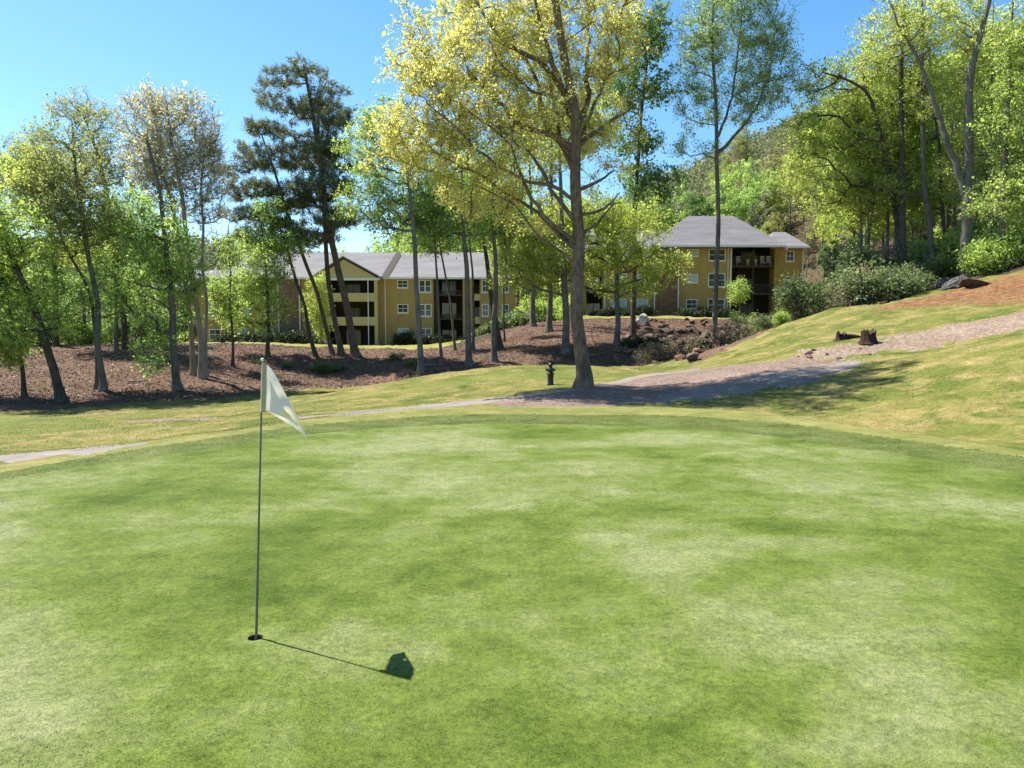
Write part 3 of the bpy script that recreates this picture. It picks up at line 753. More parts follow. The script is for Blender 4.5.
tree('slender leaning tree before the dark stair bay of the apartments', (455, 350), [(450, 300), (441, 248), (432, 205)], .11, [(438, 212, 30, 26), (425, 240, 26, 18)], 'green', 170, 39, Y=62)
tree('sturdy grey tree with leafy green crown left of the oak', (470, 366), [(468, 300), (464, 230), (462, 165)], .22, [(460, 180, 40, 40), (448, 222, 38, 22), (475, 215, 30, 24)], 'green', 210, 40, dyb=1.2, bark='grey')
tree('thin straight tree standing right behind the sturdy grey one', (474, 351), [(473, 290), (470, 230), (470, 190)], .11, [(470, 205, 26, 28)], 'green', 130, 41, Y=60)
tree('pale straight tree at the bank foot with mid green crown', (494, 361), [(495, 290), (495, 230), (492, 170)], .2, [(495, 190, 34, 36), (505, 230, 28, 18)], 'green', 210, 42, dyb=1.2)
tree('dark tree with slightly leaning trunk beside the pale straight one', (500, 344), [(492, 300), (486, 245), (478, 190)], .24, [(478, 180, 40, 44), (490, 222, 30, 20)], 'green', 180, 43, Y=60, bark='dark')
tree('very thin dark sapling on the bank before the hedge slope', (504, 338), [(503, 290), (502, 255)], .08, [(503, 258, 18, 22)], 'lime', 80, 44, Y=68, bark='dark', cat='young tree')
tree('stout grey tree up the bank farthest left behind the oak', (533, 327), [(533, 270), (531, 200), (528, 150)], .27, [(530, 140, 40, 40), (520, 180, 30, 22)], 'ylime', 110, 45, Y=74)
tree('grey tree up the bank between two stout trunks behind the oak', (549, 330), [(550, 270), (552, 190), (552, 140)], .28, [(556, 130, 40, 40), (560, 165, 30, 24)], 'lime', 100, 46, Y=70)
tree('big grey tree on the bank directly left of the oak trunk', (566, 351), [(566, 290), (562, 200), (560, 150)], .27, [(556, 130, 40, 40), (585, 120, 36, 36), (540, 240, 38, 16), (520, 270, 32, 13), (558, 265, 36, 14), (500, 250, 22, 12), (545, 290, 26, 10)], 'ylime', 320, 47, clear=.2, leaves=17, Y=55)
tree('low wide maple with glowing lime leaves before the right apartments', (617, 345), [(617, 300), (615, 250), (612, 205)], .22,
     [(650, 262, 44, 14), (600, 258, 55, 20), (560, 238, 45, 18), (530, 250, 34, 22), (515, 278, 28, 16), (635, 287, 42, 11), (610, 222, 55, 18), (665, 275, 26, 9), (570, 275, 34, 16), (625, 235, 50, 18), (545, 225, 40, 18), (590, 215, 50, 22), (520, 262, 30, 12)], 'ylime', 560, 48, leaves=19, size=.14, bare=.08, name='maple_tree', rise=.35, clear=.2)
tree('dark green leafy tree rising behind the right side of the oak', (632, 338), [(633, 280), (636, 200), (641, 120), (648, 60)], .24, [(640, 45, 30, 30), (660, 92, 18, 22), (622, 95, 30, 26), (640, 140, 26, 18), (648, 185, 32, 22), (655, 25, 16, 22)], 'deep', 360, 49, Y=63, bark='dark')
tree('tall slender tree with bluish sparse leaves before the right apartments', (714, 349), [(716, 290), (718, 220), (717, 150), (714, 90), (712, 30), (715, -20)], .22,
     [(735, 30, 44, 44), (700, 45, 32, 44), (765, 70, 32, 46), (700, 100, 32, 28), (740, -25, 50, 40), (692, 148, 28, 9), (745, 100, 32, 28), (775, 20, 20, 40)], 'blue', 800, 50, leaves=17, Y=61, bark='grey', clear=.45,
     limbs=[(.13, [(717, 155), (735, 135), (755, 110), (768, 75), (775, 35)]), (.10, [(717, 140), (730, 100), (736, 50), (740, 0)])], r1=.07)
tree('young tree with thin yellow green leaves beside the dark balconies', (739, 311), [(739, 300), (739, 290)], .05, [(739, 292, 9, 13)], 'lime', 60, 51, Y=84, cat='young tree')

# ---- right hand wood edge
tree('bent tree arching left at the wood edge with yellow green leaves', (901, 268), [(899, 232), (886, 160), (872, 101), (852, 82), (822, 72)], .27, [(825, 80, 34, 28), (845, 130, 42, 34), (832, 185, 34, 26), (868, 60, 34, 26), (815, 120, 28, 26)], 'ylime', 320, 61, dyb=1.9, Y=58, bark='dark', r1=.04)
tree('straight dark trunk tree beside the bent tree at the wood edge', (905, 268), [(903, 220), (902, 150), (902, 75), (905, 0)], .25, [(900, 40, 38, 40), (885, 185, 38, 26), (905, 100, 36, 36), (880, 140, 34, 26)], 'ylime', 260, 62, dyb=1.9, Y=57, bark='dark')
tree('slim grey tree left of the forked trunk in the right wood', (931, 262), [(929, 225), (924, 150), (921, 56), (920, 0)], .22, [(922, 70, 36, 46), (935, 10, 36, 36), (915, 180, 36, 28)], 'ylime', 240, 63, dyb=1.9, Y=56)
tree('slanting thin tree close left of the forked trunk', (947, 260), [(944, 221), (937, 140), (925, 85)], .16, [(930, 110, 36, 36), (945, 190, 32, 26)], 'lime', 160, 64, dyb=1.9, Y=57, bark='dark')
tree('large forked pale tree with two trunks in the right wood', (966, 262), [(967, 205), (970, 130), (972, 75), (985, 20), (1000, -40)], .38, [(985, 30, 48, 46), (1000, 110, 34, 36), (940, 15, 44, 40), (960, 90, 36, 34), (905, 10, 36, 36), (980, 170, 34, 28)], 'ylime', 400, 65, dyb=1.9, r1=.08, Y=53,
     limbs=[(.24, [(967, 200), (958, 165), (945, 120), (934, 80), (922, 45), (905, 10), (895, -30)])], bark='pale')
tree('bright green tree filling the right edge above the clay bank', (1003, 258), [(1003, 200), (1008, 130), (1012, 60), (1012, 0)], .2, [(1015, 120, 36, 44), (1002, 205, 32, 28), (1020, 40, 36, 46)], 'lime', 260, 66, Y=50)
tree('leafy tree outside the right edge reaching into the picture', (1060, 250), [(1058, 180), (1052, 100), (1045, 30)], .24, [(1035, 60, 40, 60), (1035, 170, 34, 48)], 'lime', 240, 67, Y=49)

tree('slender upright tree nearest the apartments at the right wood edge', (862, 272), [(861, 220), (859, 150), (857, 100)], .14, [(857, 110, 26, 30), (866, 170, 24, 20)], 'ylime', 130, 71, dyb=1.0, Y=60, r1=.03)
tree('slender upright tree right behind the bent arching tree', (888, 268), [(888, 200), (889, 120), (888, 50)], .15, [(888, 70, 26, 34), (884, 140, 24, 20)], 'ylime', 140, 72, dyb=1.5, Y=61, r1=.03)
tree('slim pale tree standing just right of the large forked trunk', (988, 262), [(988, 200), (990, 120), (993, 40), (994, 0)], .15, [(993, 50, 28, 40), (985, 140, 22, 20)], 'ylime', 150, 73, dyb=1.5, Y=56, bark='pale', r1=.03)
tree('thin pale tree between the slanting tree and the forked trunk', (956, 262), [(955, 200), (953, 130), (955, 70)], .11, [(955, 80, 22, 28)], 'lime', 100, 74, dyb=1.5, Y=59, bark='pale', r1=.03)
# ------------------------------------------------------------------ woods behind: prototypes + copies
PROT = []
def proto(style, h, cr, n, seed, name='broadleaf_tree', **over):
    st = dict(ST[style]); st.update(over)
    rng = np.random.default_rng(seed)
    ex = [(np.array([rng.normal(0, cr*.35), rng.normal(0, cr*.35), h*z]), np.array([cr*s, cr*s, h*.14])) for z, s in ((.42, .6), (.55, .85), (.68, .95), (.8, .8), (.92, .5))]
    (WV, WQ), (LV, LQ, t) = grow(np.array([(0, 0, 0), (rng.normal(0, .2), rng.normal(0, .2), h*.3), (rng.normal(0, .5), rng.normal(0, .5), h*.7), (rng.normal(0, .6), 0, h*.95)]), h*.011, h*.003, [], ex, n, st, seed)
    root = empty(name)
    np_mesh('trunk', WV, [WQ], BK[st['bark']], root, smooth=True)
    np_mesh('crown', LV, [LQ], LM[st['leaf']], root, attr=t)
    return root
protos = {'ylime': [proto('ylime', 17, 4.2, 190, 101, size=.2, leaves=13, twigs=5), proto('ylime', 20, 4.6, 210, 102, size=.2, leaves=13, twigs=5)],
          'lime': [proto('lime', 16, 4.0, 190, 103, size=.2, leaves=13, twigs=5)],
          'green': [proto('green', 18, 4.4, 210, 104, size=.21, leaves=14, twigs=5)],
          'deep': [proto('deep', 17, 4.0, 220, 105, size=.21, leaves=14, twigs=5)],
          'olive': [proto('olive', 17, 3.8, 180, 106, size=.19, leaves=13, twigs=5)],
          'brown': [proto('bud', 16, 3.2, 200, 107, leaf='brown', size=.2, leaves=5, twigs=6)],
          'bare': [proto('bare', 15, 2.8, 170, 108, twigs=7, leaves=3, size=.16)]}
for k, L in protos.items():
    for o in L: tag(o, cat='tree')
used = set()
def place(kind, x, y, s, label, group, rz=None):
    L = protos[kind]; p = L[random.randrange(len(L))]
    o = p if p.name not in used else copy_tree(p)
    used.add(p.name)
    o.location = (x, y, hz(x, y)-.15); o.rotation_euler = (0, 0, random.uniform(0, 6.28) if rz is None else rz)
    o.scale = (s*random.uniform(.9, 1.1), s*random.uniform(.9, 1.1), s)
    tag(o, label, 'tree', group)
    return o

LAB = {'ylime': 'yellow green tree in the wood climbing the right hillside', 'lime': 'lime green tree in the wood climbing the right hillside',
       'green': 'mid green tree in the wood climbing the right hillside', 'deep': 'dark green tree in the wood behind the right apartments',
       'olive': 'olive tinted tree on the slope behind the right apartments', 'brown': 'brown budding tree on the slope behind the right apartments',
       'bare': 'bare grey tree among the budding trees on the hillside'}
def scatter(spots):
    for kind, u, Y, s in spots:
        place(kind, (u-512)/F*Y, Y, s, LAB[kind], LAB[kind].replace('tree', 'trees', 1))
rnd = random.Random(9)
sp = []
for i in range(62):   # right hillside
    Y = rnd.uniform(62, 125); u = rnd.uniform(845, 1120)
    sp.append((rnd.choices(['ylime', 'lime', 'green', 'bare', 'olive'], [5, 4, 2.5, 1, 1])[0], u, Y, rnd.uniform(.75, 1.1)))
for i in range(34):   # slope behind right apartments
    Y = rnd.uniform(108, 190); u = rnd.uniform(715, 870)
    sp.append((rnd.choices(['olive', 'brown', 'bare', 'deep', 'ylime', 'green'], [3, 4, 2, 1, 2.5, 1.5])[0], u, Y, rnd.uniform(.6, .95)))
for i in range(16):   # directly behind the right apartments
    Y = rnd.uniform(112, 140); u = rnd.uniform(560, 730)
    sp.append((rnd.choices(['deep', 'green', 'lime'], [5, 3, 2])[0], u, Y, rnd.uniform(.7, 1.0)))
for u, Y, k, s_ in [(662, 118, 'deep', 1.0), (680, 122, 'green', .95), (700, 118, 'deep', .95), (722, 120, 'green', .9), (745, 124, 'green', .95), (765, 128, 'lime', .95), (752, 112, 'lime', .6), (785, 132, 'ylime', .9), (640, 116, 'lime', 1.0),
                    (735, 140, 'lime', 1.05), (800, 140, 'olive', .9), (775, 116, 'olive', .6), (815, 112, 'brown', .7), (805, 104, 'brown', .55), (830, 104, 'olive', .7), (822, 95, 'deep', .45), (845, 92, 'bare', .6), (850, 86, 'brown', .6)]:
    sp.append((k, u, Y, s_))
scatter(sp)
LAB2 = {'green': 'mid green tree filling the background beside or behind the left apartments', 'lime': 'light green tree filling the background beside or behind the left apartments', 'brown': 'brown budding tree beyond the left apartments', 'deep': 'dark tree beyond the left grove', 'olive': 'olive tree beyond the left grove'}
for kind, u, Y, s in [('lime', 40, 100, .6), ('green', 95, 110, .6), ('olive', -20, 95, .65), ('deep', 10, 120, .6), ('olive', 130, 115, .55), ('brown', 205, 125, .5), ('brown', 235, 135, .5), ('olive', 215, 120, .4),
                      ('green', 405, 118, 1.15), ('lime', 440, 115, 1.3), ('green', 480, 120, 1.25), ('lime', 515, 112, 1.3), ('lime', 370, 122, .95), ('green', 460, 128, 1.3), ('lime', 420, 126, 1.25), ('green', 340, 124, .8), ('lime', 545, 108, 1.2), ('deep', 70, 130, .6), ('green', 5, 78, .5), ('lime', 30, 84, .5), ('green', 62, 80, .48), ('olive', 90, 88, .5), ('green', 118, 82, .45), ('lime', 145, 96, .45), ('deep', 45, 98, .5), ('olive', 75, 100, .5), ('green', -25, 86, .5), ('deep', 20, 105, .55), ('lime', 550, 99, .6), ('green', 538, 97, .55)]:
    place(kind, (u-512)/F*Y, Y, s, LAB2[kind], LAB2[kind].replace('tree', 'trees', 1))

# distant wooded ridge: one mass
def distant_woods():
    rng = np.random.default_rng(77); Vs, Qs, Ts, off = [], [], [], 0
    n = 6500
    Y = rng.uniform(125, 430, n); u = rng.uniform(-120, 1150, n); x = (u-512)/F*Y
    keep = ~((Y < 230) & (u < 640)); x, Y = x[keep], Y[keep]; n = len(x)
    z = height(np.stack([x, Y], 1))
    per = 60
    cr = rng.uniform(2.0, 3.8, n)*np.clip(Y/230, .6, 1)
    c = np.repeat(np.stack([x, Y, z + cr*1.7], 1), per, 0)
    d = rng.normal(size=(n*per, 3)); d /= np.linalg.norm(d, axis=1, keepdims=True); d *= rng.uniform(.45, 1, (n*per, 1))
    c = c + d*np.repeat(cr, per)[:, None]*np.array([1, 1, 1.5])
    ax = rng.normal(size=c.shape); ax /= np.linalg.norm(ax, axis=1, keepdims=True)
    V, Q = leaf_quads(c, ax, rng.uniform(.6, 1.2, len(c))*np.repeat(np.clip(Y/260, .55, 1.3), per), .75, rng)
    t = np.repeat(np.clip(np.repeat(rng.normal(.5, .13, n), per) + rng.normal(0, .1, n*per), 0, 1), 4)
    mt = leaf_mat('far_wood_leaf', [(0, (.10, .115, .055)), (.35, (.18, .185, .09)), (.6, (.17, .205, .075)), (1, (.26, .29, .10))], .35, 1.1)
    o = np_mesh('distant_woods', V, [Q], mt, attr=t)
    tag(o, kind='stuff')
distant_woods()

# ------------------------------------------------------------------ shrubs
def shrub_proto(seed, leafkey, n=70, h=1.0, w=1.0, size=.13, **over):
    st = dict(ST['shrub']); st.update(over); st['leaf'] = leafkey; st['size'] = size
    rng = np.random.default_rng(seed)
    ex = [(np.array([rng.normal(0, w*.4), rng.normal(0, w*.4), h*rng.uniform(.3, .8)]), np.array([w*.5, w*.5, h*.32])) for _ in range(6)]
    limbs = [(.03, [np.array([0, 0, .05]), np.array([math.cos(a)*w*.3, math.sin(a)*w*.3, h*.35]), np.array([math.cos(a)*w*.55, math.sin(a)*w*.55, h*.7])]) for a in rng.uniform(0, 6.28, 5)]
    (WV, WQ), (LV, LQ, t) = grow(np.array([(0, 0, -.1), (.03, 0, h*.25), (.0, .05, h*.6)]), .05, .02, limbs, ex, n, st, seed)
    r = empty('shrub'); np_mesh('stem', WV, [WQ], BK['dark'], r, smooth=True); np_mesh('foliage', LV, [LQ], LM[leafkey], r, attr=t)
    tag(r, cat='shrub')
    return r
SH = {'big': [shrub_proto(201, 'shrub', 115, 3.4, 2.2, .17, spread=.22, twig=.6), shrub_proto(202, 'shrub', 115, 2.8, 2.4, .17, spread=.22, twig=.6)],
      'lush': [shrub_proto(203, 'lime', 130, 2.6, 2.0, .18, spread=.22, twig=.6)],
      'loose': [shrub_proto(207, 'brown', 90, 3.2, 2.2, .11, spread=.18, twig=.7, leaves=5), shrub_proto(208, 'green', 80, 3.4, 2.0, .14, spread=.2, twig=.7, leaves=6)],
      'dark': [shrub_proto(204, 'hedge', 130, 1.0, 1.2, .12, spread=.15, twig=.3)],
      'low': [shrub_proto(205, 'shrub', 40, .6, .8, .12, spread=.12, twig=.3)],
      'twig': [shrub_proto(206, 'brown', 60, 1.6, 1.5, .08, spread=.12, twig=.6, leaves=3)]}
usedS = set()
def shrub(kind, u, v, s, label, group, Y=None, name='shrub'):
    L = SH[kind]; p = L[random.randrange(len(L))]
    o = p if p.name not in usedS else copy_tree(p); usedS.add(p.name); usedS.add(o.name)
    q = hit(u, v) if Y is None else at(u, v, Y)
    o.location = (q[0], q[1], hz(q[0], q[1])-.05); o.rotation_euler = (0, 0, random.uniform(0, 6.28)); o.scale = (s*random.uniform(.85, 1.2), s*random.uniform(.85, 1.2), s*random.uniform(.85, 1.15))
    tag(o, label, 'shrub', group)
    return o
g1 = 'olive green bushes massed along the crest of the right grass slope'
random.seed(21)
for u, v, Y, s in [(768, 330, 46, .5), (782, 325, 47, .7), (795, 318, 47, .85), (808, 312, 48, .95), (820, 308, 48, 1.0), (832, 304, 50, 1.1), (846, 302, 50, 1.2), (860, 300, 49, 1.1), (875, 298, 50, 1.1), (889, 296, 50, 1.0), (903, 292, 50, .95), (845, 290, 56, 1.4), (865, 285, 57, 1.4), (885, 280, 58, 1.3), (828, 295, 58, 1.2), (915, 286, 51, .9), (925, 280, 54, 1.0), (935, 275, 56, 1.1), (805, 305, 56, 1.1), (752, 332, 50, .6)]:
    shrub(random.choice(['big', 'big', 'loose', 'loose', 'lush']), u, v, s*random.uniform(.5, 1.0), 'olive green bush in the mass along the crest of the grass slope', g1, Y)
g2 = 'lush light green bushes under the trees of the right wood'
for u, v, Y, s in [(990, 262, 50, .8), (1008, 258, 50, .9), (1024, 250, 51, 1.0), (975, 264, 52, .9), (1000, 245, 58, 1.3), (1020, 235, 60, 1.4), (960, 262, 56, 1.0), (945, 262, 60, 1.2), (985, 235, 64, 1.5), (1040, 255, 50, 1)]:
    shrub('lush', u, v, s, 'lush light green bush under the trees of the right wood', g2, Y)
for u, v, s in [(410, 366, .6), (398, 360, .7), (262, 364, .5), (318, 371, .9), (327, 373, .7), (336, 371, .9), (288, 367, .5)]:
    shrub('low', u, v, s, 'low green plant growing in the leaf litter below the pines', 'low green plants on the litter bank below the pines')
for u, v, Y in [(640, 347, 58), (655, 350, 57), (670, 352, 56), (628, 349, 57), (685, 350, 57), (700, 352, 56), (728, 345, 57), (690, 356, 54), (733, 333, 62), (742, 340, 54), (660, 357, 53)]:
    shrub('dark', u, v, random.uniform(.45, .75), 'dark scrubby bush in the gully below the boulders', 'dark scrub bushes in the gully below the boulders', Y)
for u, v, Y in [(660, 360, 50), (675, 361, 49), (690, 360, 47), (720, 350, 48), (735, 343, 48), (748, 338, 50), (770, 318, 60), (757, 322, 60), (648, 362, 50)]:
    shrub('twig', u, v, random.uniform(.6, 1.0), 'brown twiggy weed clump along the gully edge', 'brown twiggy weeds along the gully edge', Y)

# ------------------------------------------------------------------ apartments
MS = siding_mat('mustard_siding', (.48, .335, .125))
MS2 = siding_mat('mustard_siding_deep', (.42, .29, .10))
MW = plain('white_trim', (.78, .77, .72), .6, .06)
MBAL = plain('balcony_cream', (.58, .445, .205), .7, .08)
MDK = plain('dark_brown_wood', (.035, .025, .018), .8, .2)
MDK2 = plain('brown_rail', (.075, .05, .038), .8, .2)
MST = brick_mat('brown_stone', (.26, .15, .085), (.17, .10, .06), (.2, .16, .12))
MRF = shingle_mat('grey_shingles', (.125, .118, .122), (.22, .212, .214))
MRF2 = shingle_mat('dark_grey_shingles', (.10, .096, .104), (.19, .182, .19))
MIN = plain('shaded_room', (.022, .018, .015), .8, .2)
m, nt = new_mat('window_glass')
p = finish(nt, mixc(nt, 1., (.05, .06, .06), ramp(nt, noise(nt, mapped(nt), .9, 3, .6), [(.3, (.6, .6, .6)), (.7, (1.6, 1.7, 1.6))]), 'MULTIPLY'), .08, None, spec=.6); MGL = m
MBL = plain('blind', (.50, .52, .46), .35, .08, spec=.5)

def block(name, label, Y, base_z, top_v):
    root = empty(name, (0, 0, 0), label, 'apartments')
    return root

def X_(u, Y): return (u-512)/F*Y
def Z_(v, Y): return at(512, v, Y)[2]

def window(root, u0, u1, v0, v1, Y, glass=None, double=False):
    x0, x1, z1, z0 = X_(u0, Y), X_(u1, Y), Z_(v0, Y), Z_(v1, Y)
    f = MB(); y = Y-.09; t = .11
    f.box(x0, x0+t, y, Y+.02, z0, z1); f.box(x1-t, x1, y, Y+.02, z0, z1)
    f.box(x0+t, x1-t, y, Y+.02, z1-t, z1); f.box(x0+t, x1-t, y, Y+.02, z0, z0+t)
    mx = 3 if double else 1
    zc = (z0+z1)/2
    f.box(x0+t, x1-t, y+.02, Y-.015, zc-.03, zc+.03)
    if double: f.box((x0+x1)/2-.07, (x0+x1)/2+.07, y+.01, Y-.012, z0+t, z1-t)
    else: f.box((x0+x1)/2-.02, (x0+x1)/2+.02, y+.03, Y-.014, z0+t, z1-t)
    w = f.build('window', MW, root)
    g = MB()
    g.box(x0+t, x1-t, Y-.03, Y-.011, z0+t, z1-t)
    g.build('pane', glass or MGL, w)
    s = MB(); s.box(x0-.05, x1+.05, Y-.14, Y-.002, z0-.09, z0-.004); s.build('sill', MW, w)
    return w

def wallbox(root, u0, u1, v0, v1, Y, depth, mat, name='wall'):
    b = MB(); b.box(X_(u0, Y), X_(u1, Y), Y, Y+depth, Z_(v1, Y), Z_(v0, Y)); return b.build(name, mat, root)

def board(root, u, v0, v1, Y, w=.14, name='corner_board', mat=None):
    b = MB(); x = X_(u, Y); b.box(x-w/2, x+w/2, Y-.06, Y-.003, Z_(v1, Y), Z_(v0, Y)); return b.build(name, mat or MW, root)

def bay(root, u0, u1, v0, v1, floors, Y, rail_mat, slab_mat, solid=True, posts=()):
    """recessed balcony bay: back wall, side cheeks come from neighbours; floors = list of slab v positions (rail_top_v, slab_bottom_v)"""
    x0, x1 = X_(u0, Y), X_(u1, Y)
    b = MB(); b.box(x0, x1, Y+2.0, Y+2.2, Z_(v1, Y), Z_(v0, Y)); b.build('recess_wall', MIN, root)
    for rt, sb in floors:
        zt, zb = Z_(rt, Y), Z_(sb, Y)
        bal = MB(); bal.box(x0+.003, x1-.003, Y+.02, Y+1.995, zb+.02, zb+.2)
        bo = bal.build('balcony', slab_mat, root)
        r = MB()
        if solid:
            r.box(x0+.002, x1-.002, Y-.04, Y+.016, zb, zt)
        else:
            r.box(x0+.002, x1-.002, Y-.03, Y+.05, zt-.07, zt); r.box(x0+.002, x1-.002, Y-.03, Y+.015, zb, zb+.22)
            n = max(4, int((x1-x0)/.13))
            for k in range(n):
                xx = x0+.06+(x1-x0-.12)*k/(n-1); r.box(xx-.02, xx+.02, Y-.02, Y+.02, zb+.22, zt-.07)
        r.build('railing', rail_mat, bo)
    for pu in posts:
        q = MB(); q.box(X_(pu, Y)-.07, X_(pu, Y)+.07, Y-.055, Y-.044 + .1, Z_(v1, Y), Z_(v0, Y)); q.build('post', slab_mat, root)
    # glass doors in the recess
    zs = [v1] + [s for _, s in floors]
    for zz in zs:
        d = MB(); xm = (x0+x1)/2
        z = Z_(zz, Y)+.2
        d.box(xm-1.0, xm+.9, Y+1.93, Y+1.985, z, z+2.0); dd = d.build('balcony_door', MDK, root)
        g = MB(); g.box(xm-.9, xm-.06, Y+1.90, Y+1.925, z+.1, z+1.9); g.box(xm+.04, xm+.82, Y+1.90, Y+1.925, z+.1, z+1.9); g.build('pane', MGL, dd)

def roof_prism(root, pts, name='roof', th=.18, mat=None):
    """list of planar polygons; each is given thickness downwards"""
    b = MB()
    for poly in pts: b.prism([tuple(q) for q in poly], (0, 0, -th))
    return b.build(name, mat or MRF, root)

# --- left block
YL = 90.0
zb = hz(X_(380, YL), YL)
left = empty('apartment_building', (0, 0, 0), 'mustard yellow three storey apartments with grey gabled roof behind the pines', 'apartments')
EV, BV = 278.5, 347.5
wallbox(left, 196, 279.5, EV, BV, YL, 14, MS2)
wallbox(left, 279.7, 301, EV, BV, YL-.4, 14.4, MST, 'stone_panel')
wallbox(left, 301.2, 324, EV, BV, YL, 14, MS)
wallbox(left, 378, 434, EV, BV, YL, 14, MS)
wallbox(left, 463, 474, EV, BV, YL, 14, MS)
wallbox(left, 480, 516, EV, BV, YL, 14, MS)
# roof of the left block (gable roof along x, front slope towards the lens)
def gable_long(root, u0, u1, ev, rv, Y, d, over=.5, left_over=.5):
    x0, x1 = X_(u0, Y)-left_over, X_(u1, Y)+.4; ze = Z_(ev, Y)+.12
    yr = Y + d/2; zr = at(512, rv, yr)[2]
    f = [(x0, Y-over, ze), (x1, Y-over, ze), (x1, yr, zr), (x0, yr, zr)]
    k = [(x0, yr, zr), (x1, yr, zr), (x1, Y+d+over, ze), (x0, Y+d+over, ze)]
    rf = roof_prism(root, [f, k])
    g = MB(); g.box(x0, x1, Y-over-.12, Y-over-.004, ze-.22, ze-.02); g.build('gutter', MW, rf)
    e = MB()
    for xx in (x0+.5, x1-.55): e.prism([(xx, Y+.01, ze-.2), (xx, Y+d-.01, ze-.2), (xx, yr, zr-.25)], (.1, 0, 0))
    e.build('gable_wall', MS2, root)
    sf = MB(); sf.box(x0+.02, x1-.02, Y-over+.002, Y-.004, ze-.2, ze-.19); sf.build('soffit', MW, rf)
    return rf, zr, ze
rfL, zrL, zeL = gable_long(left, 232, 516, EV, 252.5, YL, 14)
# dark strip modelled on the slope to imitate shade right of the front gable
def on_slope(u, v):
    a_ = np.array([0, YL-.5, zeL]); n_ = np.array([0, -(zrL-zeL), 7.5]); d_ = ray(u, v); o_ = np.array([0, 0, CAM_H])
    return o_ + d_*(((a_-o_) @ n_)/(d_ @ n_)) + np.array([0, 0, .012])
fb = MB(); fb.prism([tuple(on_slope(u, v)) for u, v in [(381, 277.5), (388.5, 277.5), (401, 256), (400.5, 253.5), (398, 252.8), (395.5, 254)]], (0, 0, .05)); fb.build('roof_shadow_strip', MDK, left)
# front gable over the balconies
yg = YL-1.2
xa, xb, xm = X_(313, yg), X_(383, yg), X_(345, yg); zg = at(345, 257, yg)[2]
gy1 = YL+6.5
rg = roof_prism(left, [[(xa, yg-.35, zeL-.05), (xm, yg-.35, zg+.1), (xm, gy1, zg+.1), (xa, gy1, zeL-.05)], [(xm, yg-.35, zg+.1), (xb, yg-.35, zeL-.05), (xb, gy1, zeL-.05), (xm, gy1, zg+.1)]], 'gable_roof')
gb = MB(); gb.prism([(xa+.5, yg, zeL-.15), (xb-.5, yg, zeL-.15), (xm, yg, zg-.25)], (0, .25, 0)); gb.build('gable_wall', MBAL, left)
tr = MB(); tr.box(xa+.3, xb-.3, yg-.06, yg-.003, zeL-.42, zeL-.14); tr.build('gable_trim', MW, left)
for uu in (324, 378):
    wallbox(left, uu-.2 if uu < 350 else uu-3, uu+3 if uu < 350 else uu+.2, EV+2, BV, yg, 1.2+.5, MBAL, 'pier')
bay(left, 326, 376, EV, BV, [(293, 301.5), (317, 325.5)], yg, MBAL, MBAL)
board(left, 369, EV, BV, yg-.06, .1, 'downspout'); board(left, 386, EV, BV, YL, .12, 'downspout'); board(left, 279.6, EV, BV, YL-.42, .13); board(left, 300.8, EV, BV, YL-.42, .13)
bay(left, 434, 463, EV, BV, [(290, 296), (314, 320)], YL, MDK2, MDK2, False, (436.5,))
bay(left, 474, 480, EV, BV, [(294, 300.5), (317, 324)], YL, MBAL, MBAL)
for v0, v1 in ((280, 288), (304, 313), (328, 336)): window(left, 398, 409, v0, v1, YL, MGL if v0 != 328 else MBL)
for v0, v1 in ((280, 292.5), (304, 316.5), (328, 341)):
    window(left, 419.5, 432, v0, v1, YL, double=True); window(left, 482, 489, v0, v1, YL); window(left, 502, 509, v0, v1, YL)
    window(left, 266, 274, v0+1, v1-2, YL); window(left, 240, 250, v0+1, v1-1, YL, MBL); window(left, 210, 222, v0+1, v1-1, YL)
# --- right block
YR = 92.0
right = empty('apartment_building', (0, 0, 0), 'mustard apartments with grey hip roof and dark balconies beside the wooded hill', 'apartments')
EV, BV = 248, 320
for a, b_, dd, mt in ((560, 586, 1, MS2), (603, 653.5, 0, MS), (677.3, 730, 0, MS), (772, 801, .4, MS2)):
    wallbox(right, a, b_, EV, BV, YR+dd, 14-dd, mt)
wallbox(right, 653.7, 677.1, EV, BV, YR-.35, 14.35, MST, 'stone_panel')
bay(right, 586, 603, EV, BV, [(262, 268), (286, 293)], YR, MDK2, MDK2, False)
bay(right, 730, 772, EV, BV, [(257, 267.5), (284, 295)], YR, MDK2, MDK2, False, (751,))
for u in (653.6, 677.2): board(right, u, EV, BV, YR-.36, .13)
for u in (604, 729): board(right, u, EV, BV, YR, .16)
board(right, 800, EV, BV, YR+.4, .14); board(right, 726, EV, BV, YR-.05, .08, 'downspout'); 
for v0, v1 in ((248.8, 256.5), (274, 283), (299, 309)):
    window(right, 685, 696.5, v0+.2, v1, YR, MGL if v0 > 290 else MBL); window(right, 636, 647.5, v0+.2, v1, YR, MBL)
    window(right, 783, 791.5, v0+2, v1+5, YR+.4, MGL)
for v0, v1 in ((248.6, 261), (273, 287), (298.5, 311.5)):
    window(right, 706.5, 723.5, v0+.2, v1, YR, double=True); window(right, 610, 626, v0+.2, v1, YR, MBL if v0 > 290 else None, double=True)
window(right, 566, 578, 276, 286, YR+1); window(right, 566, 578, 300, 310, YR+1)
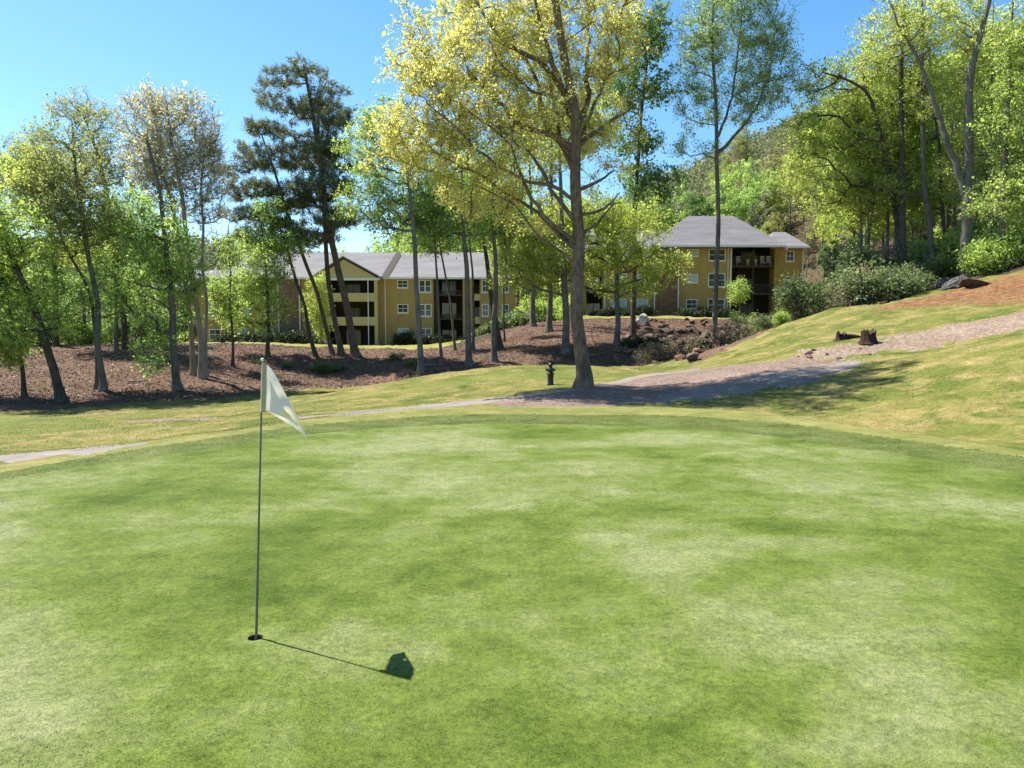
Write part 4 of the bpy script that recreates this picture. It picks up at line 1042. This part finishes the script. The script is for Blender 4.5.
def hip(root, u0, u1, ev, ru0, ru1, rv, Y, d, over=.55):
    x0, x1 = X_(u0, Y)-.2, X_(u1, Y)+.2; ze = Z_(ev, Y)+.1; yr = Y+d/2
    zr = at(512, rv, yr)[2]; xr0, xr1 = (ru0-512)/F*yr, (ru1-512)/F*yr
    yf, yb = Y-over, Y+d+over
    rf = roof_prism(root, [[(x0, yf, ze), (x1, yf, ze), (xr1, yr, zr), (xr0, yr, zr)], [(x1, yf, ze), (x1, yb, ze), (xr1, yr, zr)], [(x1, yb, ze), (x0, yb, ze), (xr0, yr, zr), (xr1, yr, zr)], [(x0, yb, ze), (x0, yf, ze), (xr0, yr, zr)]], th=.12, mat=MRF2)
    g = MB(); g.box(x0, x1, yf-.13, yf-.004, ze-.24, ze-.01); g.build('gutter', MW, rf)
    s = MB(); s.box(x0+.02, x1-.02, yf+.01, Y-.004, ze-.24, ze-.2); s.build('soffit', MDK2, rf)
    return rf
hip(right, 648, 780, 246.5, 686, 730, 216, YR-.5, 15)
hip(right, 556, 655, 248.5, 580, 662, 229, YR+.3, 13)
hip(right, 768, 804, 247.5, 770, 782, 232, YR+.2, 12, .4)
# second roofline glimpsed left behind the grove
hs = empty('apartment_building', (0, 0, 0), 'pale roofed yellow block half hidden behind the left grove', 'apartments')
YH = 104.0
wallbox(hs, 150, 218, 290, 346, YH, 10, MS2)
for u0 in (160, 180, 200):
    for v0 in (306, 325): window(hs, u0, u0+9, v0, v0+12, YH)
gable_long(hs, 146, 222, 290, 270, YH, 10)

# things on the balconies
for k, (u, kind) in enumerate([(738, 'a'), (746, 'b'), (754, 'b'), (762, 'a'), (768, 'a')]):
    x = X_(u, YR); z = Z_(267.5, YR)+.2
    y = YR+.55
    if kind == 'a':
        r = empty('balcony_chair', (x, y, z), 'small white chair on the top dark balcony of the right apartments', 'chair', 'white chairs on the top balcony')
        c = MB(); c.box(-.26, .26, -.25, .25, .40, .45); c.build('seat', MW, r)
        c = MB(); c.box(-.26, .26, .2, .25, .47, 1.25); c.build('backrest', MW, r)
        for sx in (-1, 1):
            for sy in (-1, 1):
                c = MB(); c.box(sx*.22-.02, sx*.22+.02, sy*.2-.02, sy*.2+.02, 0, .4); c.build('leg', MW, r)
    else:
        r = empty('flower_pot', (x, y-.35, z), 'pale potted plant on the top dark balcony of the right apartments', 'pot plant', 'potted plants on the top balcony')
        c = MB(); c.lathe([(.13, 0), (.2, .75), (.22, .8), (.2, .8)], n=12); c.build('pot', MW, r, True)
        rng = np.random.default_rng(300+k); cc = rng.normal(0, .13, (60, 3))+np.array([0, 0, 1.0]); ax = rng.normal(size=(60, 3)); ax /= np.linalg.norm(ax, axis=1, keepdims=True)
        V, Q = leaf_quads(cc, ax, rng.uniform(.15, .3, 60), .5, rng); np_mesh('foliage', V, [Q], LM['green'], r, attr=np.full(len(V), .5))
fl = empty('balcony_flag', (X_(773, YR), YR-.1, Z_(252, YR)), 'small pink and white flag on an angled pole by the top balcony', 'flag')
c = MB(); c.prism([(0, 0, 0), (.03, 0, 0), (.36, -.5, .9), (.33, -.5, .9)], (0, .03, 0)); c.build('pole', MW, fl)
MPK = plain('pink_cloth', (.62, .25, .22), .8, .1)
def cloth(nm, a, b2, mt):
    V = []; nx, nz = 10, 4
    for i in range(nx+1):
        for j in range(nz+1):
            s, t = i/nx, a+(b2-a)*j/nz
            V.append((.36+s*.95, -.5+.09*math.sin(s*7+t*2), .88 - .5*t - s*.45 + .05*math.sin(s*6)))
    return np_mesh(nm, np.array(V), [np.array([(i*(nz+1)+j, (i+1)*(nz+1)+j, (i+1)*(nz+1)+j+1, i*(nz+1)+j+1) for i in range(nx) for j in range(nz)])], mt, fl, smooth=True)
cloth('flag_cloth', 0, .45, MW); cloth('flag_stripe', .45, 1, MPK)

# hedges
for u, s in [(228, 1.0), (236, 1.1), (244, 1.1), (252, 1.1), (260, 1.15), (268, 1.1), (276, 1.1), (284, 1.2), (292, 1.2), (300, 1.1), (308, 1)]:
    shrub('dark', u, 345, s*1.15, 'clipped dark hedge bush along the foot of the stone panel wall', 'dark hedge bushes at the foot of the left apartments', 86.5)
for u, Y, s_, k_ in [(-10, 62, 1.0, 'big'), (12, 60, .8, 'lush'), (34, 63, .9, 'big'), (52, 61, .8, 'loose'), (70, 64, 1.0, 'big'), (92, 62, .8, 'lush'), (112, 64, .9, 'loose'), (132, 62, .8, 'big'), (150, 64, .9, 'big'), (170, 66, .8, 'loose'), (186, 67, .7, 'big'), (40, 72, 1.3, 'lush'), (80, 72, 1.3, 'big'), (120, 74, 1.2, 'lush'), (0, 72, 1.3, 'big'), (160, 76, 1.1, 'lush'), (20, 80, 1.4, 'big'), (100, 82, 1.4, 'big')]:
    shrub(k_, u, 350, s_, 'leafy understory bush at the top of the bank behind the left grove', 'understory bushes behind the left grove', Y)
for u, Y, s_ in [(536, 86, 1.0), (544, 84, .9), (552, 87, 1.1), (560, 85, .9), (548, 92, 1.4), (538, 94, 1.3)]:
    shrub('lush', u, 320, s_, 'lime green bush in the gap between the two apartment blocks', 'lime green bushes in the gap between the apartments', Y)
shrub('dark', 405, 345, 1.3, 'round dark bush under the small windows of the left apartments', None, 87.5)
for u in (417, 425, 433, 441):
    shrub('dark', u, 346, .8, 'low dark bush before the stair bay of the left apartments', 'low bushes before the stair bay', 87)
for u, Y in [(484, 82), (492, 82), (500, 82), (508, 82), (516, 82), (524, 82), (531, 82)]:
    shrub('low', u, 330, 2.2, 'green hedge bush on the slope between the two apartment blocks', 'hedge bushes stepping up between the blocks', Y)
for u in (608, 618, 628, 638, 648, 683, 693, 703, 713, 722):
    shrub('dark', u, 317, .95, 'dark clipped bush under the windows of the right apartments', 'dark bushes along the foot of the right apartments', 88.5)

# ------------------------------------------------------------------ rocks, stumps, debris
MRK = [litter_mat('grey_rock', [(.05, .04, .034), (.13, .10, .085), (.22, .185, .16)], 2.5, bdist=.05), litter_mat('rusty_rock', [(.07, .038, .028), (.17, .095, .068), (.25, .165, .125)], 2.2, bdist=.05)]
MRW = litter_mat('white_rock', [(.25, .235, .22), (.42, .40, .38), (.52, .50, .48)], 2.2, bdist=.04)
def rock_proto(seed, mt, name='boulder'):
    rng = np.random.default_rng(seed)
    bm = bmesh.new(); bmesh.ops.create_icosphere(bm, subdivisions=3, radius=.5)
    pl = [(Vector(rng.normal(size=3)).normalized(), rng.uniform(.24, .42)) for _ in range(14)]
    for v in bm.verts:
        for n_, d_ in pl:
            t = v.co.dot(n_)
            if t > d_: v.co -= n_*(t-d_)*.92
        v.co += Vector(rng.normal(0, .016, 3))
    me = bpy.data.meshes.new(name); bm.to_mesh(me); bm.free(); me.materials.append(mt)
    o = bpy.data.objects.new(name, me); C.objects.link(o); return o
RK = [rock_proto(400+i, MRK[i % 2]) for i in range(6)]
usedR = set()
rr = random.Random(4)
def rock(u, v, s, label, group, sq=.7):
    p = RK[rr.randrange(len(RK))]
    o = p if p.name not in usedR else p.copy()
    if o is not p: C.objects.link(o)
    usedR.add(p.name)
    q = hit(u, v); o.location = (q[0], q[1], hz(q[0], q[1]) + s*.12)
    o.scale = (s*rr.uniform(.8, 1.4), s*rr.uniform(.8, 1.2), s*sq*rr.uniform(.8, 1.1)); o.rotation_euler = (rr.uniform(-.4, .4), rr.uniform(-.4, .4), rr.uniform(0, 6.28))
    tag(o, label, 'boulder', group); return o
for i in range(80):
    u = rr.uniform(625, 752); v = rr.uniform(319, 345 if u < 705 else 345-(u-705)*.35)
    rock(u, v, rr.uniform(.45, 1.15), 'rough boulder in the riprap slope below the right apartments', 'riprap boulders below the right apartments')
for i in range(16):
    rock(rr.uniform(605, 700), rr.uniform(344, 362), rr.uniform(.4, .8), 'small stone lying in the shaded gully', 'stones in the shaded gully')
wr = rock_proto(480, MRW); q = hit(644, 325); wr.location = (q[0], q[1], q[2]+.5); wr.scale = (1.9, 1.5, 1.6); wr.rotation_euler = (.2, .5, .4)
tag(wr, 'large white boulder perched on top of the riprap slope', 'boulder')
# dark boulders on the clay bank
MDR = litter_mat('dark_slate', [(.025, .025, .026), (.07, .07, .07), (.17, .16, .155)], 3, bdist=.06)
for (u, v, s, lab, rz) in [(941, 287, (1.3, 1.0, 1.1), 'dark slate boulder, left of the two on the clay bank', .3), (958, 287, (2.0, 1.2, 1.1), 'larger streaked slate boulder, right of the two on the clay bank', -.3)]:
    d = rock_proto(500+u, MDR); q = hit(u, v); d.location = (q[0], q[1], q[2]+.22); d.scale = s; d.rotation_euler = (.1, -.4, rz); tag(d, lab, 'boulder')
MCL = litter_mat('clay_lump', [(.04, .028, .022), (.095, .062, .046), (.16, .105, .078)], 2.6, bdist=.08)
d = rock_proto(521, MCL, 'clay_mound'); q = hit(975, 286); d.location = (q[0], q[1], q[2]+.08); d.scale = (2.8, 1.7, 1.0); d.rotation_euler = (.1, .25, .1); tag(d, 'rusty brown clay mound beside the slate boulders', 'mound')
# stumps
MSTP = bark_mat('stump_bark', (.02, .015, .012), (.065, .045, .035), (.13, .09, .07), 3)
MSTT = bark_mat('stump_top', (.05, .035, .025), (.13, .09, .06), (.22, .16, .11), 4)
def stump(u, v, r, h, seed, label):
    q = hit(u, v); rng = np.random.default_rng(seed)
    root = empty('tree_stump', (q[0], q[1], hz(q[0], q[1])-.05), label, 'stump')
    n = 36; ang = np.arange(n)*2*math.pi/n
    lob = 1 + .12*np.sin(ang*3+rng.uniform(0, 6)) + .08*np.sin(ang*7+rng.uniform(0, 6))
    topz = h*(1 + .16*np.sin(ang*2+1) + rng.normal(0, .07, n))
    V = []; lv = [0, .12, .3, .6, .85, 1]
    for t in lv:
        rr_ = r*(1+.75*math.exp(-t*6))*lob*(1+rng.normal(0, .025, n))
        V += [(rr_[i]*math.cos(ang[i]), rr_[i]*math.sin(ang[i]), t*topz[i]) for i in range(n)]
    fs = [(k*n+i, k*n+(i+1) % n, (k+1)*n+(i+1) % n, (k+1)*n+i) for k in range(len(lv)-1) for i in range(n)]
    np_mesh('bark', np.array(V), [np.array(fs)], MSTP, root)
    T = [V[(len(lv)-1)*n+i] for i in range(n)] + [(V[(len(lv)-1)*n+i][0]*.5, V[(len(lv)-1)*n+i][1]*.5, h*.8+rng.normal(0, .06)) for i in range(n)] + [(0, 0, h*.72)]
    np_mesh('cut_top', np.array(T), [np.array([(i, (i+1) % n, n+(i+1) % n, n+i) for i in range(n)]), np.array([(n+i, n+(i+1) % n, 2*n) for i in range(n)])], MSTT, root)
    return root
stump(841, 340, .20, .32, 1, 'shorter dark tree stump on the slope, left of two')
stump(868, 343, .26, .52, 2, 'taller ragged tree stump on the slope, right of two')
lg = empty('log', tuple(hit(851, 338.5)), 'small dark log lying between the two stumps', 'log')
V, Q = tubes(np.array([[(-.35, 0, .06), (-.1, .03, .09), (.15, .0, .08), (.4, -.04, .05)]]), np.array([[.08, .11, .10, .06]]), 10)
np_mesh('bark', V, [Q], MSTP, lg, smooth=True)
for k in range(10):
    u, v = rr.uniform(795, 880), rr.uniform(347, 362)
    o = rock(u, v, rr.uniform(.12, .3), 'small pale rock on the bare slope under the stumps', 'small rocks on the slope under the stumps')

for k, (u, v, L_, a_) in enumerate([(285, 375, 1.6, .2), (215, 392, 1.2, .7), (88, 398, 1.5, -.3), (140, 382, 1.3, .4), (430, 366, 1.0, -.2), (540, 350, 1.6, .5), (590, 356, 1.3, -.1), (30, 390, 1.2, .1), (660, 364, .9, .2)]):
    q = hit(u, v); g = empty('fallen_branch', (q[0], q[1], hz(q[0], q[1])+.03), 'fallen grey branch lying on the leaf littered bank', 'branch', 'fallen branches on the leaf littered bank')
    rng = np.random.default_rng(900+k); d_ = np.array([math.cos(a_), math.sin(a_), 0])
    P_ = np.array([d_*L_*t_ + np.array([0, 0, .04]) + rng.normal(0, .05, 3)*np.array([1, 1, .4]) for t_ in np.linspace(-.5, .5, 6)])
    s2_ = np.array([P_[3] + (np.array([-d_[1], d_[0], .2])*.7 + d_*.6)*L_*.3*t_ for t_ in np.linspace(0, 1, 4)])
    V1, Q1 = tubes(P_[None], np.linspace(.05, .018, 6)[None], 7); V2_, Q2_ = tubes(s2_[None], np.linspace(.025, .01, 4)[None], 6)
    np_mesh('limb', V1, [Q1], BK['tan'], g, smooth=True); np_mesh('side_twig', V2_, [Q2_], BK['tan'], g, smooth=True)

# ball washer post beside the oak
q = hit(550.5, 385)
bw = empty('ball_washer', (q[0], q[1], hz(q[0], q[1])), 'dark ball washer post standing in the grass left of the oak', 'ball washer')
MBK = plain('black_enamel', (.012, .016, .014), .4, .1, spec=.5)
MBG = plain('dark_green_enamel', (.02, .035, .028), .35, .1, spec=.5)
c = MB(); c.lathe([(.14, 0), (.15, .03), (.12, .06), (.12, .40), (.15, .43), (.15, .47), (.08, .5)], n=20); c.build('base_post', MBK, bw, True)
c = MB(); c.lathe([(.07, .5), (.13, .53), (.14, .62), (.12, .67), (.06, .70)], n=20); c.box(-.2, .2, -.05, .05, .565, .64, .01); c.build('tub', MBG, bw)
c = MB(); c.lathe([(.05, .70), (.085, .74), (.09, .80), (.06, .85), (.02, .87)], n=16); c.build('cap', MBK, bw, True)
c = MB(); c.lathe([(.012, .87), (.012, 1.08), (.03, 1.09), (.03, 1.12), (.01, 1.13)], n=10); c.build('plunger', MBG, bw, True)

# ------------------------------------------------------------------ flagstick, flag and hole
hzv = hz(*HOLE)
hole = empty('golf_hole', (HOLE[0], HOLE[1], hzv), 'round hole in the putting green at the foot of the flagstick', 'golf hole')
MCUP = plain('cup_liner', (.05, .045, .05), .5, .1)
MSOIL = plain('soil', (.055, .035, .028), .9, .2)
n = 40
def ringmesh(name, prof, mt):
    V = [(r*math.cos(t*2*math.pi/n), r*math.sin(t*2*math.pi/n), z) for r, z in prof for t in range(n)]
    fs = [(k*n+i, k*n+(i+1) % n, (k+1)*n+(i+1) % n, (k+1)*n+i) for k in range(len(prof)-1) for i in range(n)]
    return np_mesh(name, np.array(V), [np.array(fs)], mt, hole, smooth=True)
ringmesh('soil_rim', [(.0575, .001), (.054, -.003), (.0535, -.028)], MSOIL)
ringmesh('cup', [(.0535, -.028), (.052, -.028), (.052, -.13), (.012, -.13), (.001, -.13)], MCUP)
fs_ = empty('flagstick', (HOLE[0], HOLE[1], hzv-.12), 'thin dark flagstick with a drooping white flag standing on the green', 'flagstick')
MPO = plain('grey_pole', (.14, .15, .13), .4, .15, spec=.5)
MFL, nt = new_mat('flag_cloth')
p = N(nt, 'ShaderNodeBsdfPrincipled'); p.inputs['Roughness'].default_value = .8
nn = noise(nt, mapped(nt, obj=True), 9, 4, .6)
cc = ramp(nt, nn, [(.3, (.77, .70, .64)), (.7, (.87, .80, .73))]); nt.links.new(cc, p.inputs['Base Color'])
tl = N(nt, 'ShaderNodeBsdfTranslucent'); nt.links.new(cc, tl.inputs['Color'])
mx = N(nt, 'ShaderNodeMixShader'); mx.inputs[0].default_value = .22; nt.links.new(p.outputs[0], mx.inputs[1]); nt.links.new(tl.outputs[0], mx.inputs[2])
o_ = N(nt, 'ShaderNodeOutputMaterial'); nt.links.new(mx.outputs[0], o_.inputs[0])
Yh = HOLE[1]
top = at(262.5, 361, Yh) ; bot = np.array([HOLE[0], HOLE[1], hzv-.12])
V, Q = tubes(np.stack([bot + (top-bot)*t for t in np.linspace(0, 1, 6)])[None]-bot, np.array([[.0105, .0100, .0085, .0075, .007, .0065]]), 12)
np_mesh('pole', V, [Q], MPO, fs_, smooth=True)
c = MB(); tp = top-bot; c.lathe([(.007, -.005), (.012, .0), (.012, .016), (.006, .022)], tuple(tp), 12); c.build('finial', MW, fs_, True)
# cloth: a drooping rectangle gathered into folds towards the fly end
def curve(pts, t):
    P = np.array(pts, float); k = np.linspace(0, 1, len(P)); return np.stack([np.interp(t, k, P[:, i]) for i in range(P.shape[1])], -1)
ns, ntt = 60, 30
ss = np.linspace(0, 1, ns); tts = np.linspace(0, 1, ntt)
def sm(P, n=9):
    return resample(np.array([(a, b, 0) for a, b in P]), .5)[:, :2]
TOP = sm([(262.5, 363), (267, 364.5), (274, 373), (284, 391), (295, 412), (302, 426), (306.5, 436)])
BOT = sm([(264.5, 409), (270, 412), (277, 414.5), (285, 418), (293, 422.5), (300, 429), (305.5, 438)])
tpx = curve(TOP, ss); bpx = curve(BOT, ss)
Vc = []
for i, s in enumerate(ss):
    for j, t in enumerate(tts):
        u, v = tpx[i]*(1-t) + bpx[i]*t
        fold = .020*math.sin(5.0*s + 5.5*t*(.3+s) + .4)*min(1, s*3.5) + .014*math.sin(15*s + 7*t)*min(1, s*3)
        dep = (.04 + .15*t)*s + fold
        Vc.append(at(u, v, Yh+dep) - bot)
Vc = np.array(Vc)
fq = np.array([(i*ntt+j, (i+1)*ntt+j, (i+1)*ntt+j+1, i*ntt+j+1) for i in range(ns-1) for j in range(ntt-1)])
flag = np_mesh('flag', Vc, [fq], MFL, fs_, smooth=True)
# back fold of the cloth hanging below
BT = sm([(266, 372), (274, 386), (284, 402), (294, 419), (303, 432)]); BB = sm([(268, 411), (276, 416.5), (284, 421), (292, 426), (300, 431.5), (305, 437)])
a_, b_ = curve(BT, ss), curve(BB, ss); V2 = []
for i, s in enumerate(ss):
    for j, t in enumerate(tts):
        u, v = a_[i]*(1-t)+b_[i]*t
        V2.append(at(u, v, Yh + .03 + .21*math.sin(math.pi*.66*s)*(.6+.4*t) + .012*math.sin(11*s+3*t)) - bot)
np_mesh('flag_fold', np.array(V2), [fq], MFL, fs_, smooth=True)
MTAN = plain('tan_sleeve', (.50, .42, .27), .8, .08)
sl = [at(262.6, 363, Yh)-bot, at(263.4, 385, Yh)-bot, at(264.0, 409, Yh)-bot]
pd = [bot*0+ (top-bot)*t for t in (.995, .915, .83)]
V, Q = tubes(np.array([[p_ + np.array([.012, 0, 0]) for p_ in pd]]), np.array([[.016, .019, .017]]), 10)
np_mesh('sleeve', V, [Q], MTAN, fs_, smooth=True)

# ------------------------------------------------------------------ grass blades and fallen leaves (uncountable)
def blades(name, n, region, hgt, mat, seed, wid=.012, lean=.5):
    rng = np.random.default_rng(seed); P = region(rng, n)
    z = height(P); b = np.column_stack([P, z-.004])
    a = rng.uniform(0, 6.28, len(P)); h = hgt*rng.uniform(.5, 1.3, len(P))
    w = np.stack([np.cos(a), np.sin(a), 0*a], 1)*wid*.5*rng.uniform(.7, 1.4, len(P))[:, None]
    tip = b + np.stack([rng.normal(0, lean, len(P))*h, rng.normal(0, lean, len(P))*h, h], 1)
    V = np.stack([b-w, b+w, tip], 1).reshape(-1, 3)
    t = np.repeat(np.clip(rng.normal(.5, .22, len(P)), 0, 1), 3)
    o = np_mesh(name, V, [np.arange(len(V)).reshape(-1, 3)], mat, attr=t); tag(o, kind='stuff'); return o
def ring_region(inner, outer, box):
    def f(rng, n):
        out = np.zeros((0, 2))
        while len(out) < n:
            P = np.stack([rng.uniform(box[0], box[1], n*3), rng.uniform(box[2], box[3], n*3)], 1)
            k = (seg_dist(P, outer) < 0) & (seg_dist(P, inner) > 0)
            out = np.vstack([out, P[k]])
        return out[:n]
    return f
blades('collar_blades', 90000, ring_region(POLY_GREEN, POLY_COLLAR, (-14, 14, 9, 22)), .011, M['collar'], 1, .012)
def near_green(rng, n):
    Y = 3.3 + 9.5*rng.uniform(0, 1, n*2)**1.7; u = rng.uniform(-60, 1084, n*2)
    P = np.stack([(u-512)/F*Y, Y], 1)
    P = P[(seg_dist(P, POLY_GREEN) < 0) & (np.hypot(P[:, 0]-HOLE[0], P[:, 1]-HOLE[1]) > .06)]
    return P[:n]
blades('green_blades', 300000, near_green, .0085, M['green'], 6, .0065, .7)
def fan(rng, n):
    Y = rng.uniform(17, 44, n*2)**1.0; u = rng.uniform(-40, 1064, n*2); P = np.stack([(u-512)/F*Y, Y], 1)
    P = P[seg_dist(P, POLY_FRINGE) > .05]
    bedp = px_poly([(290, 418), (500, 396), (650, 373), (760, 362), (858, 361), (866, 368), (740, 394), (620, 407), (497, 409)])
    P = P[seg_dist(P, bedp) > .1]
    tr_ = px_poly([(800, 351), (860, 344), (900, 335), (960, 324), (1030, 311), (1060, 320), (1030, 330), (950, 342), (880, 353), (830, 361), (790, 363)])
    P = P[seg_dist(P, tr_) > 0]
    pp = px_poly([(-80, 463), (0, 457), (70, 450), (120, 446), (150, 447), (140, 452), (90, 457), (0, 460.5), (-80, 468)])
    P = P[seg_dist(P, pp) > 0]
    lim = np.interp(P[:, 0], [-35, -10, -6, 0, 8, 12, 18, 26], [33, 44, 43, 42, 41, 36, 41, 40])
    return P[P[:, 1] < lim][:n]
blades('rough_blades', 70000, fan, .026, M['rough'], 2, .016)
def bank_leaves():
    rng = np.random.default_rng(8); n = 60000
    Y = rng.uniform(33, 80, n); u = rng.uniform(-40, 780, n); P = np.stack([(u-512)/F*Y, Y], 1)
    lo = np.interp(P[:, 0], [-30, -24, -18, -12, -8, 0, 9, 14, 20], [36, 37, 41, 47, 49, 45, 43, 46, 50]); P = P[P[:, 1] > lo]
    lawn = ((P[:, 0] < -5) & (P[:, 1] > 62)); P = P[~lawn]
    z = height(P); c = np.column_stack([P, z+rng.uniform(.01, .06, len(P))])
    ax = rng.normal(size=c.shape)*np.array([1, 1, .35]); ax /= np.linalg.norm(ax, axis=1, keepdims=True)
    V, Q = leaf_quads(c, ax, rng.uniform(.07, .16, len(c)), .6, rng)
    mt = leaf_mat('fallen_leaf', [(0, (.04, .026, .018)), (.5, (.13, .082, .058)), (1, (.26, .185, .14))], .1, 1)
    tag(np_mesh('fallen_leaves', V, [Q], mt, attr=np.repeat(np.clip(rng.normal(.5, .25, len(c)), 0, 1), 4)), kind='stuff')
bank_leaves()

# drop prototypes that were never placed
for L in list(protos.values()):
    for o in L:
        if o.name not in used:
            for ch in list(o.children): bpy.data.objects.remove(ch)
            bpy.data.objects.remove(o)

# ------------------------------------------------------------------ light, sky, camera
sun_dir = np.array([-1.15, .67, 2.1]); sun_dir /= np.linalg.norm(sun_dir)
elev = math.asin(sun_dir[2]); az = math.atan2(sun_dir[0], sun_dir[1])
w = bpy.data.worlds.new('World'); S.world = w; w.use_nodes = True
nt = w.node_tree; nt.nodes.clear()
sky = N(nt, 'ShaderNodeTexSky', sky_type='NISHITA', sun_disc=False, sun_elevation=elev, sun_rotation=az % (2*math.pi), altitude=300, air_density=1.0, dust_density=.6, ozone_density=1.5)
bg = N(nt, 'ShaderNodeBackground'); bg.inputs['Strength'].default_value = .088
hs_ = N(nt, 'ShaderNodeHueSaturation'); hs_.inputs['Hue'].default_value = .494; hs_.inputs['Saturation'].default_value = 1.3
nt.links.new(sky.outputs[0], hs_.inputs['Color']); nt.links.new(hs_.outputs[0], bg.inputs[0]); o = N(nt, 'ShaderNodeOutputWorld'); nt.links.new(bg.outputs[0], o.inputs[0])
sl_ = bpy.data.lights.new('Sun', 'SUN'); sl_.energy = 5.0; sl_.angle = math.radians(.53); sl_.color = (1, .95, .86)
so = bpy.data.objects.new('Sun', sl_); so.rotation_euler = Vector(-sun_dir).to_track_quat('-Z', 'Y').to_euler(); C.objects.link(so)
cd = bpy.data.cameras.new('Camera'); cd.sensor_width = 36; cd.lens = F*36/1024; cd.clip_end = 3000; cd.clip_start = .05
co = bpy.data.objects.new('Camera', cd); co.location = (0, 0, CAM_H); co.rotation_euler = (math.pi/2-PITCH, 0, 0); C.objects.link(co); S.camera = co
S.view_settings.view_transform = 'Standard'; S.view_settings.look = 'None'; S.view_settings.gamma = 1; S.view_settings.exposure = 1.35
S.render.engine = 'CYCLES'
S.cycles.max_bounces = 10; S.cycles.diffuse_bounces = 6; S.cycles.transmission_bounces = 6; S.cycles.transparent_max_bounces = 4
S.cycles.use_denoising = True
